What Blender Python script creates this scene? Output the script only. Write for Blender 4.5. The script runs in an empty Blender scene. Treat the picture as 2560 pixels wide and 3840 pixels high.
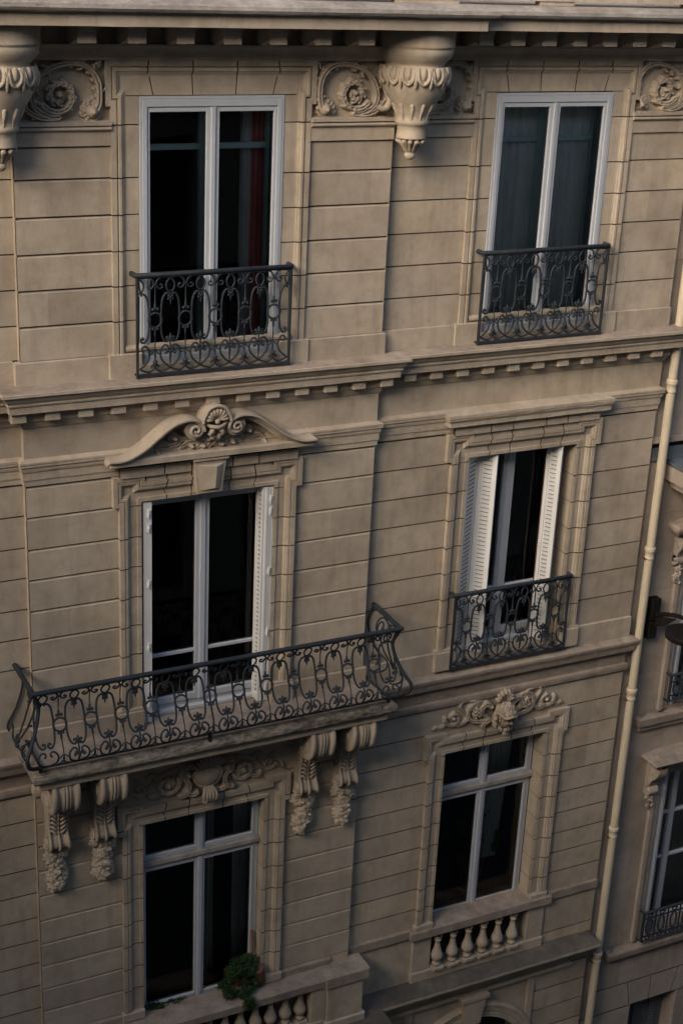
import bpy, math, random
import numpy as np
from mathutils import Vector, Matrix
R = math.radians
rnd = random.Random(7)
S = bpy.context.scene
col = S.collection

# ------------------------------------------------------------------ camera
cam = bpy.data.cameras.new("camera"); co = bpy.data.objects.new("camera", cam); col.objects.link(co)
yaw, pitch, roll = R(27.0959), R(21.6018), R(2.7237)
f = Vector((math.sin(yaw)*math.cos(pitch), math.cos(yaw)*math.cos(pitch), -math.sin(pitch)))
r_ = Vector((math.cos(yaw), -math.sin(yaw), 0)); u_ = r_.cross(f)
cr, sr = math.cos(roll), math.sin(roll)
rr = r_*cr + u_*sr; uu = r_*(-sr) + u_*cr
co.matrix_world = Matrix(((rr.x, uu.x, -f.x, 0), (rr.y, uu.y, -f.y, -12), (rr.z, uu.z, -f.z, 0), (0, 0, 0, 1)))
cam.sensor_fit = 'VERTICAL'; cam.sensor_height = 36; cam.lens = 36*5595.03/3840
cam.clip_start = .1; cam.clip_end = 500
S.camera = co
END_TOP, OPP_TOP = 4.0, 5.5

# ------------------------------------------------------------------ sky, sun, exposure
SUN_EL, SUN_AZ = R(25), R(-118)      # azimuth measured from +Y towards +X: soft warm light from the left end of the street
w = bpy.data.worlds.new("World"); S.world = w; w.use_nodes = True
nt = w.node_tree; bg = nt.nodes["Background"]
sky = nt.nodes.new("ShaderNodeTexSky"); sky.sky_type = 'NISHITA'; sky.sun_disc = False
sky.sun_elevation = SUN_EL; sky.sun_rotation = SUN_AZ; sky.air_density = 1.2; sky.dust_density = 2.5; sky.ozone_density = 1.0
nt.links.new(sky.outputs[0], bg.inputs[0]); bg.inputs[1].default_value = .13
sl = bpy.data.lights.new("sun", 'SUN'); sl.energy = 2.7; sl.angle = R(42); sl.color = (1, .845, .64)
so = bpy.data.objects.new("sun", sl); col.objects.link(so)
sd = Vector((math.sin(SUN_AZ)*math.cos(SUN_EL), math.cos(SUN_AZ)*math.cos(SUN_EL), math.sin(SUN_EL)))   # direction towards the sun
so.rotation_euler = sd.to_track_quat('Z', 'Y').to_euler()
S.view_settings.view_transform = 'Standard'; S.view_settings.look = 'None'
S.view_settings.exposure = .98; S.view_settings.gamma = 1
S.render.engine = 'CYCLES'

# ------------------------------------------------------------------ materials
def new_mat(name):
    m = bpy.data.materials.new(name); m.use_nodes = True
    return m, m.node_tree, m.node_tree.nodes["Principled BSDF"]
def N(t, k, **kw):
    n = t.nodes.new(k)
    for a, b in kw.items(): setattr(n, a, b)
    return n
def noise(t, scale, det=4, rough=.6, vec=None):
    n = N(t, "ShaderNodeTexNoise"); n.inputs["Scale"].default_value = scale
    n.inputs["Detail"].default_value = det; n.inputs["Roughness"].default_value = rough
    if vec: t.links.new(vec, n.inputs["Vector"])
    return n.outputs["Fac"]
def ramp(t, x, pts):
    n = N(t, "ShaderNodeValToRGB"); e = n.color_ramp.elements
    while len(e) < len(pts): e.new(.5)
    for k, (p, c) in enumerate(pts): e[k].position = p; e[k].color = (*c, 1) if len(c) == 3 else c
    t.links.new(x, n.inputs[0]); return n.outputs[0]
def mix(t, fac, a, b, mode='MIX'):
    n = N(t, "ShaderNodeMix", data_type='RGBA', blend_type=mode)
    for sock, v in ((n.inputs[0], fac), (n.inputs[6], a), (n.inputs[7], b)):
        if isinstance(v, (int, float)): sock.default_value = v
        elif isinstance(v, tuple): sock.default_value = (*v, 1)
        else: t.links.new(v, sock)
    return n.outputs[2]
def coords(t, sx=1, sy=1, sz=1):
    g = N(t, "ShaderNodeNewGeometry"); m = N(t, "ShaderNodeMapping"); m.inputs["Scale"].default_value = (sx, sy, sz)
    t.links.new(g.outputs["Position"], m.inputs[0]); return m.outputs[0]
def stone(name, base, dark, light, bump=.6, stain=.5, mottled=0):
    m, t, b = new_mat(name)
    v = coords(t)
    big = noise(t, 1.3, 5, .6, v); mid = noise(t, 7, 5, .65, v); fine = noise(t, 60, 4, .7, v)
    c = ramp(t, big, [(.3, dark), (.5, base), (.72, light)])
    c2 = ramp(t, mid, [(.28, (.85, .84, .825)), (.5, (1, 1, 1)), (.72, (1.10, 1.09, 1.08))])
    c = mix(t, 1, c, c2, 'MULTIPLY')
    a = N(t, "ShaderNodeAttribute", attribute_name="tone")
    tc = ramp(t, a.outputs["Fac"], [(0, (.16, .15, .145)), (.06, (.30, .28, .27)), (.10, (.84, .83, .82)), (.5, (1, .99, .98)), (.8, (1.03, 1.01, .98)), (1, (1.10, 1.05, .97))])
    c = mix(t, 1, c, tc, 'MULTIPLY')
    # rain streaks and grime: long vertical noise
    st = noise(t, 3, 5, .65, coords(t, 2.6, 2.6, .35))
    c = mix(t, ramp(t, st, [(.5, (0, 0, 0)), (.78, (stain,)*3)]), c, (base[0]*.55, base[1]*.5, base[2]*.46))
    # orange mineral stains
    oz = noise(t, 2.1, 4, .7, coords(t, 1, 1, 1.7))
    c = mix(t, ramp(t, oz, [(.6, (0, 0, 0)), (.8, (.35,)*3)]), c, (base[0]*1.02, base[1]*.80, base[2]*.55))
    ho = noise(t, 1.6, 6, .75, coords(t, .35, 1, 7))
    c = mix(t, ramp(t, ho, [(.58, (0, 0, 0)), (.70, (.4,)*3)]), c, (base[0]*1.05, base[1]*.86, base[2]*.62))
    # small pits and specks
    sp = noise(t, 26, 3, .5, v)
    c = mix(t, ramp(t, sp, [(.70, (0, 0, 0)), (.76, (.6,)*3)]), c, (base[0]*.4, base[1]*.38, base[2]*.36))
    if mottled:
        mo = noise(t, 5, 8, .8, coords(t, 1.2, 1, 3))
        mo2 = noise(t, 34, 5, .8, v)
        c = mix(t, ramp(t, mo, [(.40, (0, 0, 0)), (.62, (mottled,)*3)]), c, (.035, .033, .030))
        c = mix(t, ramp(t, mo2, [(.60, (0, 0, 0)), (.72, (mottled*.6,)*3)]), c, (.42, .40, .36))
    t.links.new(c, b.inputs["Base Color"]); b.inputs["Roughness"].default_value = .92
    b.inputs["Specular IOR Level"].default_value = .25
    g = noise(t, 95, 5, .75, coords(t, 1, 1, .8)); g2 = noise(t, 17, 4, .6, v)
    ma = N(t, "ShaderNodeMath", operation='ADD'); t.links.new(g, ma.inputs[0]); t.links.new(g2, ma.inputs[1])
    bp = N(t, "ShaderNodeBump"); bp.inputs["Strength"].default_value = bump; bp.inputs["Distance"].default_value = .006
    t.links.new(ma.outputs[0], bp.inputs["Height"]); t.links.new(bp.outputs[0], b.inputs["Normal"])
    return m
def paint(name, c, rough=.45, var=.12, grime=.3, bump=.1, spec=.5):
    m, t, b = new_mat(name); b.inputs['Specular IOR Level'].default_value = spec; v = coords(t)
    n = noise(t, 9, 4, .6, coords(t, 1, 1, .5)); n2 = noise(t, 45, 4, .7, v)
    cc = ramp(t, n, [(.3, tuple(x*(1-var) for x in c)), (.7, tuple(min(1, x*(1+var)) for x in c))])
    cc = mix(t, ramp(t, n2, [(.58, (0, 0, 0)), (.75, (grime,)*3)]), cc, tuple(x*.45 for x in c))
    t.links.new(cc, b.inputs["Base Color"])
    t.links.new(ramp(t, n, [(.2, (rough*.8,)*3), (.8, (min(1, rough*1.3),)*3)]), b.inputs["Roughness"])
    bp = N(t, "ShaderNodeBump"); bp.inputs["Strength"].default_value = bump; bp.inputs["Distance"].default_value = .002
    t.links.new(n2, bp.inputs["Height"]); t.links.new(bp.outputs[0], b.inputs["Normal"])
    return m
M = {}
M['stone'] = stone('limestone', (.42, .358, .292), (.345, .29, .232), (.47, .405, .335))
M['carved'] = stone('carved_limestone', (.385, .328, .268), (.30, .252, .205), (.44, .378, .31), bump=.35)
M['slab'] = stone('weathered_ledge', (.35, .29, .245), (.26, .22, .185), (.40, .335, .285), mottled=.35)
M['coping'] = stone('grey_coping', (.30, .275, .262), (.21, .195, .19), (.36, .34, .33), mottled=.4, bump=.7)
M['lichen'] = stone('lichened_slab', (.40, .355, .30), (.22, .195, .165), (.48, .44, .38), mottled=.95, bump=.9)
M['ledge_dark'] = stone('dark_ledge', (.13, .115, .10), (.08, .072, .065), (.2, .175, .15), mottled=.4)
M['nstone'] = stone('neighbour_limestone', (.36, .31, .27), (.30, .26, .228), (.41, .35, .30), bump=.25)
M['white'] = paint('white_frame_paint', (.43, .455, .51), .35, .03, .0, 0)
M['oldwhite'] = paint('old_white_paint', (.50, .51, .55), .5, .05, .08, .02)
M['shutter'] = paint('shutter_paint', (.66, .66, .67), .4, .04, .05, .02)
M['teal'] = paint('teal_paint', (.55, .74, .70), .5, .06, .1)
M['iron'] = paint('dark_iron', (.020, .026, .035), .6, .25, .3, .25, .3)
M['pipe'] = paint('cream_pipe_paint', (.52, .45, .345), .5, .08, .3)
M['zinc'] = paint('zinc', (.10, .115, .135), .45, .12, .2)
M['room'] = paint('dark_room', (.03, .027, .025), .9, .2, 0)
M['rust'] = paint('rusty_metal', (.12, .05, .03), .8, .3, .3)
M['red'] = paint('red_curtain', (.55, .14, .14), .9, .15, 0)
M['sheer'] = paint('sheer_curtain', (.66, .69, .67), .9, .1, 0)
M['leaf'] = paint('leaf_green', (.014, .038, .006), .6, .6, 0)
M['leafdark'] = paint('houseplant_green', (.12, .22, .03), .4, .3, 0)
M['wood'] = paint('brown_wood', (.20, .10, .05), .7, .2, .2)
M['straw'] = paint('brown_reed', (.17, .09, .055), .85, .3, .3)
M['pot'] = paint('terracotta', (.22, .10, .06), .85, .15, .2)
M['facing'] = paint('offscreen_stone', (.26, .22, .185), .9, .2, .3)  # even tone for unseen walls, picked for bounce light and pane reflections
M['chair'] = paint('dark_upholstery', (.035, .05, .048), .8, .1, 0)
M['asphalt'] = paint('asphalt', (.05, .05, .052), .9, .2, .3)
M['paving'] = paint('paving', (.12, .115, .11), .9, .15, .3)
def glass_mat():
    m, t, b = new_mat('window_glass'); t.nodes.remove(b)
    out = t.nodes["Material Output"]
    tr = N(t, "ShaderNodeBsdfTransparent"); tr.inputs[0].default_value = (.94, .96, .96, 1)
    gl = N(t, "ShaderNodeBsdfGlossy"); gl.inputs["Roughness"].default_value = .02
    fr = N(t, "ShaderNodeFresnel"); fr.inputs[0].default_value = 1.5
    bp = N(t, "ShaderNodeBump"); bp.inputs["Strength"].default_value = .08; bp.inputs["Distance"].default_value = .02
    t.links.new(noise(t, 2.2, 2, .5, coords(t)), bp.inputs["Height"]); t.links.new(bp.outputs[0], gl.inputs["Normal"])
    mx = N(t, "ShaderNodeMixShader"); t.links.new(fr.outputs[0], mx.inputs[0]); t.links.new(tr.outputs[0], mx.inputs[1]); t.links.new(gl.outputs[0], mx.inputs[2])
    t.links.new(mx.outputs[0], out.inputs[0]); return m
M['glass'] = glass_mat()
M['lampblack'] = paint('black_lamp_paint', (.010, .008, .008), .7, .3, .2, .1, .2)

# ------------------------------------------------------------------ mesh builder
class MB:
    def __init__(s): s.v = []; s.f = []; s.t = []; s.smooth = []
    def quad(s, pts, tone=.5, sm=False):
        n = len(s.v); s.v += [tuple(p) for p in pts]; s.f.append(tuple(range(n, n+len(pts)))); s.t.append(tone); s.smooth.append(sm)
    def grid(s, P, tone=.5, sm=True, closed=False):     # P: rows of points
        n = len(s.v); a = len(P); b = len(P[0])
        for r in P: s.v += [tuple(p) for p in r]
        for i in range(a-1):
            for j in range(b if closed else b-1):
                k = (j+1) % b
                s.f.append((n+i*b+j, n+i*b+k, n+(i+1)*b+k, n+(i+1)*b+j)); s.t.append(tone); s.smooth.append(sm)
    def box(s, x0, x1, y0, y1, z0, z1, tone=.5):
        p = [(x0,y0,z0),(x1,y0,z0),(x1,y1,z0),(x0,y1,z0),(x0,y0,z1),(x1,y0,z1),(x1,y1,z1),(x0,y1,z1)]
        for q in ((0,1,5,4),(1,2,6,5),(2,3,7,6),(3,0,4,7),(4,5,6,7),(3,2,1,0)): s.quad([p[i] for i in q], tone)
    def bevbox(s, x0, x1, y0, y1, z0, z1, b=.006, tone=.5):   # front and side edges chamfered
        pf = [(x0+b,y0,z0+b),(x1-b,y0,z0+b),(x1-b,y0,z1-b),(x0+b,y0,z1-b)]
        pm = [(x0,y0+b,z0),(x1,y0+b,z0),(x1,y0+b,z1),(x0,y0+b,z1)]
        pb = [(x0,y1,z0),(x1,y1,z0),(x1,y1,z1),(x0,y1,z1)]
        s.quad(pf, tone)
        for i in range(4):
            k = (i+1) % 4; s.quad([pf[i], pf[k], pm[k], pm[i]], tone); s.quad([pm[i], pm[k], pb[k], pb[i]], tone)
        s.quad(pb[::-1], tone)
    def tube(s, pts, rad, n=6, tone=.5, cap=True, flat=None):
        P = [Vector(p) for p in pts]; L = len(P)
        if L < 2: return
        rows = []; up = None
        for i in range(L):
            d = (P[min(i+1, L-1)]-P[max(i-1, 0)])
            if d.length < 1e-9: d = Vector((0,0,1))
            d.normalize()
            if up is None:
                up = Vector((0,1,0)) if abs(d.y) < .9 else Vector((0,0,1))
            a = up - d*up.dot(d)
            if a.length < 1e-6: a = Vector((1,0,0)) - d*d.x
            a.normalize(); up = a; b = d.cross(a)
            r = rad[i] if isinstance(rad, (list, tuple)) else rad
            fa, fb = flat or (1, 1)
            rows.append([P[i]+a*(math.cos(2*math.pi*k/n)*r*fa)+b*(math.sin(2*math.pi*k/n)*r*fb) for k in range(n)])
        s.grid(rows, tone, True, True)
        if cap: s.quad(rows[0], tone); s.quad(rows[-1][::-1], tone)
    def ball(s, c, r, n=8, m=5, sq=(1,1,1), tone=.5):
        rows = []
        for i in range(m+1):
            th = math.pi*i/m; rows.append([(c[0]+r*sq[0]*math.sin(th)*math.cos(2*math.pi*k/n), c[1]+r*sq[1]*math.sin(th)*math.sin(2*math.pi*k/n), c[2]+r*sq[2]*math.cos(th)) for k in range(n)])
        s.grid(rows, tone, True, True)
    def lathe(s, cx, cy, prof, n=24, tone=.5, mod=None, sm=True):     # prof: (r,z)
        rows = []
        for i, (r, z) in enumerate(prof):
            row = []
            for k in range(n):
                a = 2*math.pi*k/n; q = r*(mod(i, a) if mod else 1)
                row.append((cx+q*math.cos(a), cy+q*math.sin(a), z))
            rows.append(row)
        s.grid(rows, tone, sm, True)
    def build(s, name, mat, parent=None, **kw):
        me = bpy.data.meshes.new(name)
        me.from_pydata(s.v, [], s.f)
        at = me.attributes.new("tone", 'FLOAT', 'FACE'); at.data.foreach_set("value", s.t)
        me.polygons.foreach_set("use_smooth", s.smooth)
        me.materials.append(M[mat] if isinstance(mat, str) else mat)
        me.update()
        o = bpy.data.objects.new(name, me); col.objects.link(o)
        if parent: o.parent = parent
        for k, v in kw.items(): o[k] = v
        return o
def thing(name, label, category, loc=(0,0,0), group=None):
    o = bpy.data.objects.new(name, None); col.objects.link(o); o.empty_display_size = .2
    o['label'] = label; o['category'] = category
    if group: o['group'] = group
    return o
def jit(a): return (rnd.random()-.5)*2*a
def rt(): return min(1, max(.13, rnd.gauss(.5, .22)))
def catmull(P, k=5):
    P = [Vector(p) for p in P]; Q = []
    for i in range(len(P)-1):
        a, b, c, d = P[max(i-1,0)], P[i], P[i+1], P[min(i+2,len(P)-1)]
        for j in range(k):
            t = j/k; Q.append(.5*((2*b)+(c-a)*t+(2*a-5*b+4*c-d)*t*t+(3*b-a-3*c+d)*t**3))
    Q.append(P[-1]); return Q

# moulding swept along a plan path (x,y), travelling to +x; prof = [(p outwards, z)]
def moulding(mb, path, prof, step=.16, jitter=.0012, tone=None, caps=True):
    n = len(path); nor = []
    for i in range(n-1):
        d = Vector((path[i+1][0]-path[i][0], path[i+1][1]-path[i][1])).normalized(); nor.append(Vector((d.y, -d.x)))
    mit = []
    for i in range(n):
        if i == 0: m = nor[0]
        elif i == n-1: m = nor[-1]
        else: m = (nor[i-1]+nor[i])/(1+nor[i-1].dot(nor[i]))
        mit.append(m)
    V = [[Vector(path[i])+mit[i]*p for p, z in prof] for i in range(n)]
    for i in range(n-1):
        L = (Vector(path[i+1])-Vector(path[i])).length; k = max(1, int(L/step))
        rows = []
        for j in range(k+1):
            t = j/k; row = []
            for q, (p, z) in enumerate(prof):
                a = V[i][q].lerp(V[i+1][q], t); e = jitter if 0 < j < k else 0
                row.append((a.x, a.y+jit(e), z+jit(e)))
            rows.append(row)
        tn = rt()
        for j in range(k):
            if rnd.random() < .22: tn = .5+(rt()-.5)*.6
            for q in range(len(prof)-1):
                mb.quad([rows[j][q], rows[j+1][q], rows[j+1][q+1], rows[j][q+1]], tone if tone is not None else tn)
    if caps:
        for i in (0, n-1): mb.quad([(V[i][q].x, V[i][q].y, prof[q][1]) for q in range(len(prof))], .5)
# moulding swept in the wall plane along poly [(x,z)], inward = right hand side; prof = [(o inward, p proud)]
def frame(mb, poly, prof, yw, zj=(), xj=(), g=.006, tone0=.5, gv=None):
    n = len(poly); P = [Vector(a) for a in poly]; nor = []
    for i in range(n-1):
        d = (P[i+1]-P[i]).normalized(); nor.append(Vector((d.y, -d.x)))
    V = []
    for i in range(n):
        if i == 0: m = nor[0]
        elif i == n-1: m = nor[-1]
        else: m = (nor[i-1]+nor[i])/(1+nor[i-1].dot(nor[i]))
        V.append([P[i]+m*o for o, p in prof])
    for i in range(n-1):
        d = P[i+1]-P[i]; cuts = []
        if abs(d.x) < 1e-6:
            for z in zj:
                if min(P[i].y, P[i+1].y)+.02 < z < max(P[i].y, P[i+1].y)-.02: cuts.append(('z', z, 0))
            cuts.sort(key=lambda c: c[1]*(1 if d.y > 0 else -1)); sg = 1 if d.y > 0 else -1
        else:
            for x, sl in xj:
                if min(P[i].x, P[i+1].x)+.02 < x < max(P[i].x, P[i+1].x)-.02: cuts.append(('x', x, sl))
            cuts.sort(key=lambda c: c[1]*(1 if d.x > 0 else -1)); sg = 1 if d.x > 0 else -1
        def row(c, e):
            out = []
            for q, (o, p) in enumerate(prof):
                a = V[i][q]
                if c[0] == 'z': out.append((a.x, yw-p, c[1]+e*sg*g/2))
                else: out.append((c[1]+c[2]*(a.y-P[i].y)+e*sg*g/2, yw-p, a.y))
            return out
        st = [(a.x, yw-prof[q][1], a.y) for q, a in enumerate(V[i])]; capst = (i == 0)
        for c in cuts+[None]:
            en = row(c, -1) if c else [(a.x, yw-prof[q][1], a.y) for q, a in enumerate(V[i+1])]
            tn = .5+(rt()-.5)*.7
            for q in range(len(prof)-1): mb.quad([st[q], en[q], en[q+1], st[q+1]], tn)
            for rw, need in ((st, capst), (en, c is not None or i == n-2)):
                if need:
                    for q in range(len(prof)-1):
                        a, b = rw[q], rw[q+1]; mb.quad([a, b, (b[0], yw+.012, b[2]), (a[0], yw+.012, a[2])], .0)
            if c: st = row(c, 1); capst = True
# one ashlar face
def block(mb, x0, x1, z0, z1, yf, kind):
    tn = rt(); k = jit(.0012)
    if kind == 'rust': gt, gb, gx, dp, db = .020, .009, .0, .026, .026
    elif kind == 'thin': gt, gb, gx, dp, db = .0062, .0062, .0, .014, .014
    else: gt, gb, gx, dp, db = .0016, .0016, .0004, .006, .006
    F = [(x0+gx, yf+k, z0+gb), (x1-gx, yf+k, z0+gb), (x1-gx, yf+k, z1-gt), (x0+gx, yf+k, z1-gt)]
    Bk = [(x0, yf+dp, z0+(gb if kind != 'rust' else .004)), (x1, yf+dp, z0+gb), (x1, yf+dp, z1-(gt if kind != 'rust' else .004)), (x0, yf+dp, z1-(gt if kind != 'rust' else .004))]
    mb.quad(F, tn)
    for i in range(4):
        j = (i+1) % 4; mb.quad([F[i], F[j], Bk[j], Bk[i]], (tn if (kind == 'rust' and i == 2) else (.02 if (i in (0, 2) and kind != 'flat') else (tn*.8 if i in (1, 3) else .12))))
def courses(mb, x0, x1, joints, yf, kind, vj=None, back=True):
    J = sorted(joints, reverse=True)
    for i in range(len(J)-1):
        xs = [x0]
        if vj is not None: xs += vj[i % len(vj)]
        else:
            x = x0 + (.45+.5*rnd.random())
            while x < x1-.3: xs.append(x); x += .55+.5*rnd.random()
        xs = [x for x in xs if x < x1-.05]+[x1]
        for a, b in zip(xs, xs[1:]): block(mb, a, b, J[i+1], J[i], yf, kind)
    if back: mb.quad([(x0, yf+.022 if kind == 'rust' else yf+.012, J[-1]), (x1, yf+.022 if kind == 'rust' else yf+.012, J[-1]), (x1, yf+.022 if kind == 'rust' else yf+.012, J[0]), (x0, yf+.022 if kind == 'rust' else yf+.012, J[0])], 0)

# relief carving: height field built from strokes and blobs
def hf(mb, x0, x1, z0, z1, res, items, y0, tone=.5, eps=.004):
    nx = int((x1-x0)/res)+1; nz = int((z1-z0)/res)+1
    X, Z = np.meshgrid(np.linspace(x0, x1, nx), np.linspace(z0, z1, nz)); H = np.zeros_like(X)
    for it in items:
        if it[0] == 's':       # stroke: points, half widths, height, optional central groove
            _, pts, w0, w1, h, groove = it
            if len(pts) < 14: pts = [(q.x, q.y) for q in catmull(pts, 5)]
            n = len(pts); D = np.full_like(X, 9.); W = np.full_like(X, w0)
            for i in range(n-1):
                ax, az = pts[i][0], pts[i][1]; bx, bz = pts[i+1][0], pts[i+1][1]
                wi = w0+(w1-w0)*i/(n-1); L2 = (bx-ax)**2+(bz-az)**2+1e-12; m = max(w0, w1)*1.2
                ia = max(0, int((min(ax, bx)-m-x0)/res)); ib = min(nx, int((max(ax, bx)+m-x0)/res)+2)
                ja = max(0, int((min(az, bz)-m-z0)/res)); jb = min(nz, int((max(az, bz)+m-z0)/res)+2)
                if ia >= ib or ja >= jb: continue
                x = X[ja:jb, ia:ib]; z = Z[ja:jb, ia:ib]
                tt = np.clip(((x-ax)*(bx-ax)+(z-az)*(bz-az))/L2, 0, 1)
                d = np.hypot(x-ax-tt*(bx-ax), z-az-tt*(bz-az))/wi
                o_ = D[ja:jb, ia:ib]; k_ = d < o_; o_[k_] = d[k_]; W[ja:jb, ia:ib][k_] = wi
            hh = h*(.55+.45*W/max(w0, w1))*np.sqrt(np.clip(1-D*D, 0, 1))
            if groove: hh = hh*(1-.40*np.exp(-(D/.30)**2))
            H = np.maximum(H, hh)
        else:                  # blob: centre, radii, rotation, height
            _, cx, cz, a, b, rot, h = it
            c, s_ = math.cos(rot), math.sin(rot); dx = X-cx; dz = Z-cz
            q = ((dx*c+dz*s_)/a)**2+((-dx*s_+dz*c)/b)**2
            H = np.maximum(H, h*np.sqrt(np.clip(1-q, 0, 1)))
    n0 = len(mb.v); mb.v += list(zip(X.ravel().tolist(), (y0-H).ravel().tolist(), Z.ravel().tolist()))
    K = H > eps; c = K[:-1, :-1] | K[1:, :-1] | K[:-1, 1:] | K[1:, 1:]
    jj, ii = np.nonzero(c)
    for j, i in zip(jj.tolist(), ii.tolist()):
        a = n0+j*nx+i; mb.f.append((a, a+1, a+nx+1, a+nx)); mb.t.append(tone); mb.smooth.append(True)
def spiral(cx, cz, r0, r1, a0, a1, n=40):
    return [(cx+(r0+(r1-r0)*(k/n)**.8)*math.cos(a0+(a1-a0)*k/n), cz+(r0+(r1-r0)*(k/n)**.8)*math.sin(a0+(a1-a0)*k/n)) for k in range(n+1)]
def rinceau(cx, cz, r0, a0, turns, sx, w, h, leaves=9, inner=.018):
    """leafy scroll: list of strokes; sx = 1 or -1 mirrors it"""
    it = []; pts = [(cx+sx*(x), cz+z) for x, z in spiral(0, 0, r0, inner, a0, a0+turns*2*math.pi, 60)]
    it.append(('s', pts, w, w*.55, h, True)); it.append(('b', cx, cz, inner*1.5, inner*1.5, 0, h*1.15))
    for k in range(leaves):
        a = a0+(turns*2*math.pi)*.75*k/leaves; rr_ = (r0+(inner-r0)*((k/leaves)*.75)**.8)
        bx, bz = cx+sx*rr_*math.cos(a), cz+rr_*math.sin(a)
        for da, ln in ((.5, 1.0), (1.0, .75), (1.5, .5)):
            d = a+da; l = r0*.38*ln
            p = [(bx+sx*l*t*math.cos(d+t*.9), bz+l*t*math.sin(d+t*.9)) for t in (0, .35, .7, 1)]
            it.append(('s', p, w*.55, w*.35, h*.8, False)); it.append(('b', p[-1][0], p[-1][1], w*.5, w*.5, 0, h*.85))
    return it
def leaf3d(mb, c, size, rotm, lobes=5, cup=.25, tone=.5):
    n = lobes*4; rim = []; mid = []
    for k in range(n):
        a = 2*math.pi*k/n; q = size*(.86+.14*math.cos(lobes*a))*(1.15-.25*math.cos(a+math.pi))
        rim.append(Vector(c)+rotm@Vector((q*math.cos(a), 0, q*math.sin(a)))+rotm@Vector((0, cup*size*.6, 0)))
        mid.append(Vector(c)+rotm@Vector((q*.55*math.cos(a), -cup*size*(.55+.35*math.cos(lobes*a)), q*.55*math.sin(a))))
    top = Vector(c)+rotm@Vector((0, -cup*size*.6, 0))
    mb.grid([rim, mid], tone, True, True)
    i0 = len(mb.v); mb.v += [tuple(p) for p in mid]+[tuple(top)]
    for k in range(n): mb.f.append((i0+k, i0+(k+1) % n, i0+n)); mb.t.append(tone); mb.smooth.append(True)
def rotm(ax, ay, az): return Matrix.Rotation(az, 3, 'Z') @ Matrix.Rotation(ax, 3, 'X') @ Matrix.Rotation(ay, 3, 'Y')

# ================================================================== THE APARTMENT BUILDING
YR, XA, XB, XE, CL, CR = .08, 3.05, 6.475, 9.885, 4.755, 8.235
B = thing('apartment_building', 'pale carved limestone apartment building with iron balconies, filling the left and middle', 'building')
JT = [-1.79, -2.06, -2.365, -2.67, -2.97, -3.275, -3.575]
JM = [-4.70, -4.99, -5.295, -5.59, -5.895, -6.185, -6.485, -7.09]
JMR = [-4.70, -5.01, -5.32, -5.62, -5.925, -6.215, -6.51, -6.82, -7.13]
JL = [-7.49, -7.84, -8.12, -8.39, -8.67, -8.955, -9.245, -9.52, -9.79, -10.07, -10.345, -10.64]
JLR = [-7.83, -8.13, -8.425, -8.715, -9.0, -9.28, -9.56, -9.84, -10.11, -10.39, -10.66]
wl = MB()
# top floor
courses(wl, 3.05, 3.86, JT, 0, 'rust', [[], [3.30], []]); courses(wl, 5.655, 6.475, JT, 0, 'rust', [[], [6.28], []])
courses(wl, -1.5, 3.05, JT, YR, 'thin'); courses(wl, 6.475, 7.335, JT, YR, 'thin', [[6.78], [6.66], [6.95]]); courses(wl, 9.13, XE, JT, YR, 'thin', [[], [9.62], [9.45], []])
for a, b, y in ((-1.5, 3.0, YR), (3.0, 3.86, 0), (5.655, 6.5, 0), (6.5, 7.335, YR), (9.13, XE, YR)):   # plinth below
    n = max(1, int((b-a)/.85)); e = [a+(b-a)*k/n for k in range(n+1)]
    for k in range(n): block(wl, e[k], e[k+1], -3.80, -3.575, y-.03, 'flat')
    wl.quad([(a, y-.024, -3.577), (b, y-.024, -3.577), (b, y+.03, -3.567), (a, y+.03, -3.567)], .5)
wl.quad([(6.5, -.03, -3.8), (6.5, YR, -3.8), (6.5, YR, -3.575), (6.5, -.03, -3.575)]); wl.quad([(3.0, -.03, -3.8), (3.0, YR, -3.8), (3.0, YR, -3.575), (3.0, -.03, -3.575)], .9)
# frieze zone between string course and thin architrave
for a, b, y in ((-1.5, 3.05, YR), (3.05, 6.475, 0), (6.475, XE, YR)):
    n = max(1, int((b-a)/1.15)); e = [a]+[a+(b-a)*k/n+jit(.1) for k in range(1, n)]+[b]
    for k in range(n): block(wl, e[k], e[k+1], -4.46, -4.14, y, 'flat')
# middle floor
courses(wl, 3.055, 3.90, JM, 0, 'rust', [[], [3.43], []]); courses(wl, 5.62, 6.465, JM, 0, 'rust', [[], [], [6.03]])
courses(wl, -1.5, 3.055, JM, YR, 'thin'); courses(wl, 6.465, 7.36, JMR, YR, 'thin', [[6.70], [7.1], [6.72], [6.9]]); courses(wl, 9.08, XE, JMR, YR, 'thin', [[9.45], [], [9.55]])
for a, b, y, z1, z0 in ((-1.5, 3.02, YR, -7.09, -7.40), (3.02, 3.90, 0, -7.09, -7.28), (5.62, 6.495, 0, -7.09, -7.28), (6.495, 7.36, YR, -7.13, -7.38), (9.08, XE, YR, -7.13, -7.38)):
    block(wl, a, b, z0, z1, y-.03, 'flat'); wl.quad([(a, y-.024, z1-.002), (b, y-.024, z1-.002), (b, y+.03, z1+.008), (a, y+.03, z1+.008)], .5)
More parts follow.
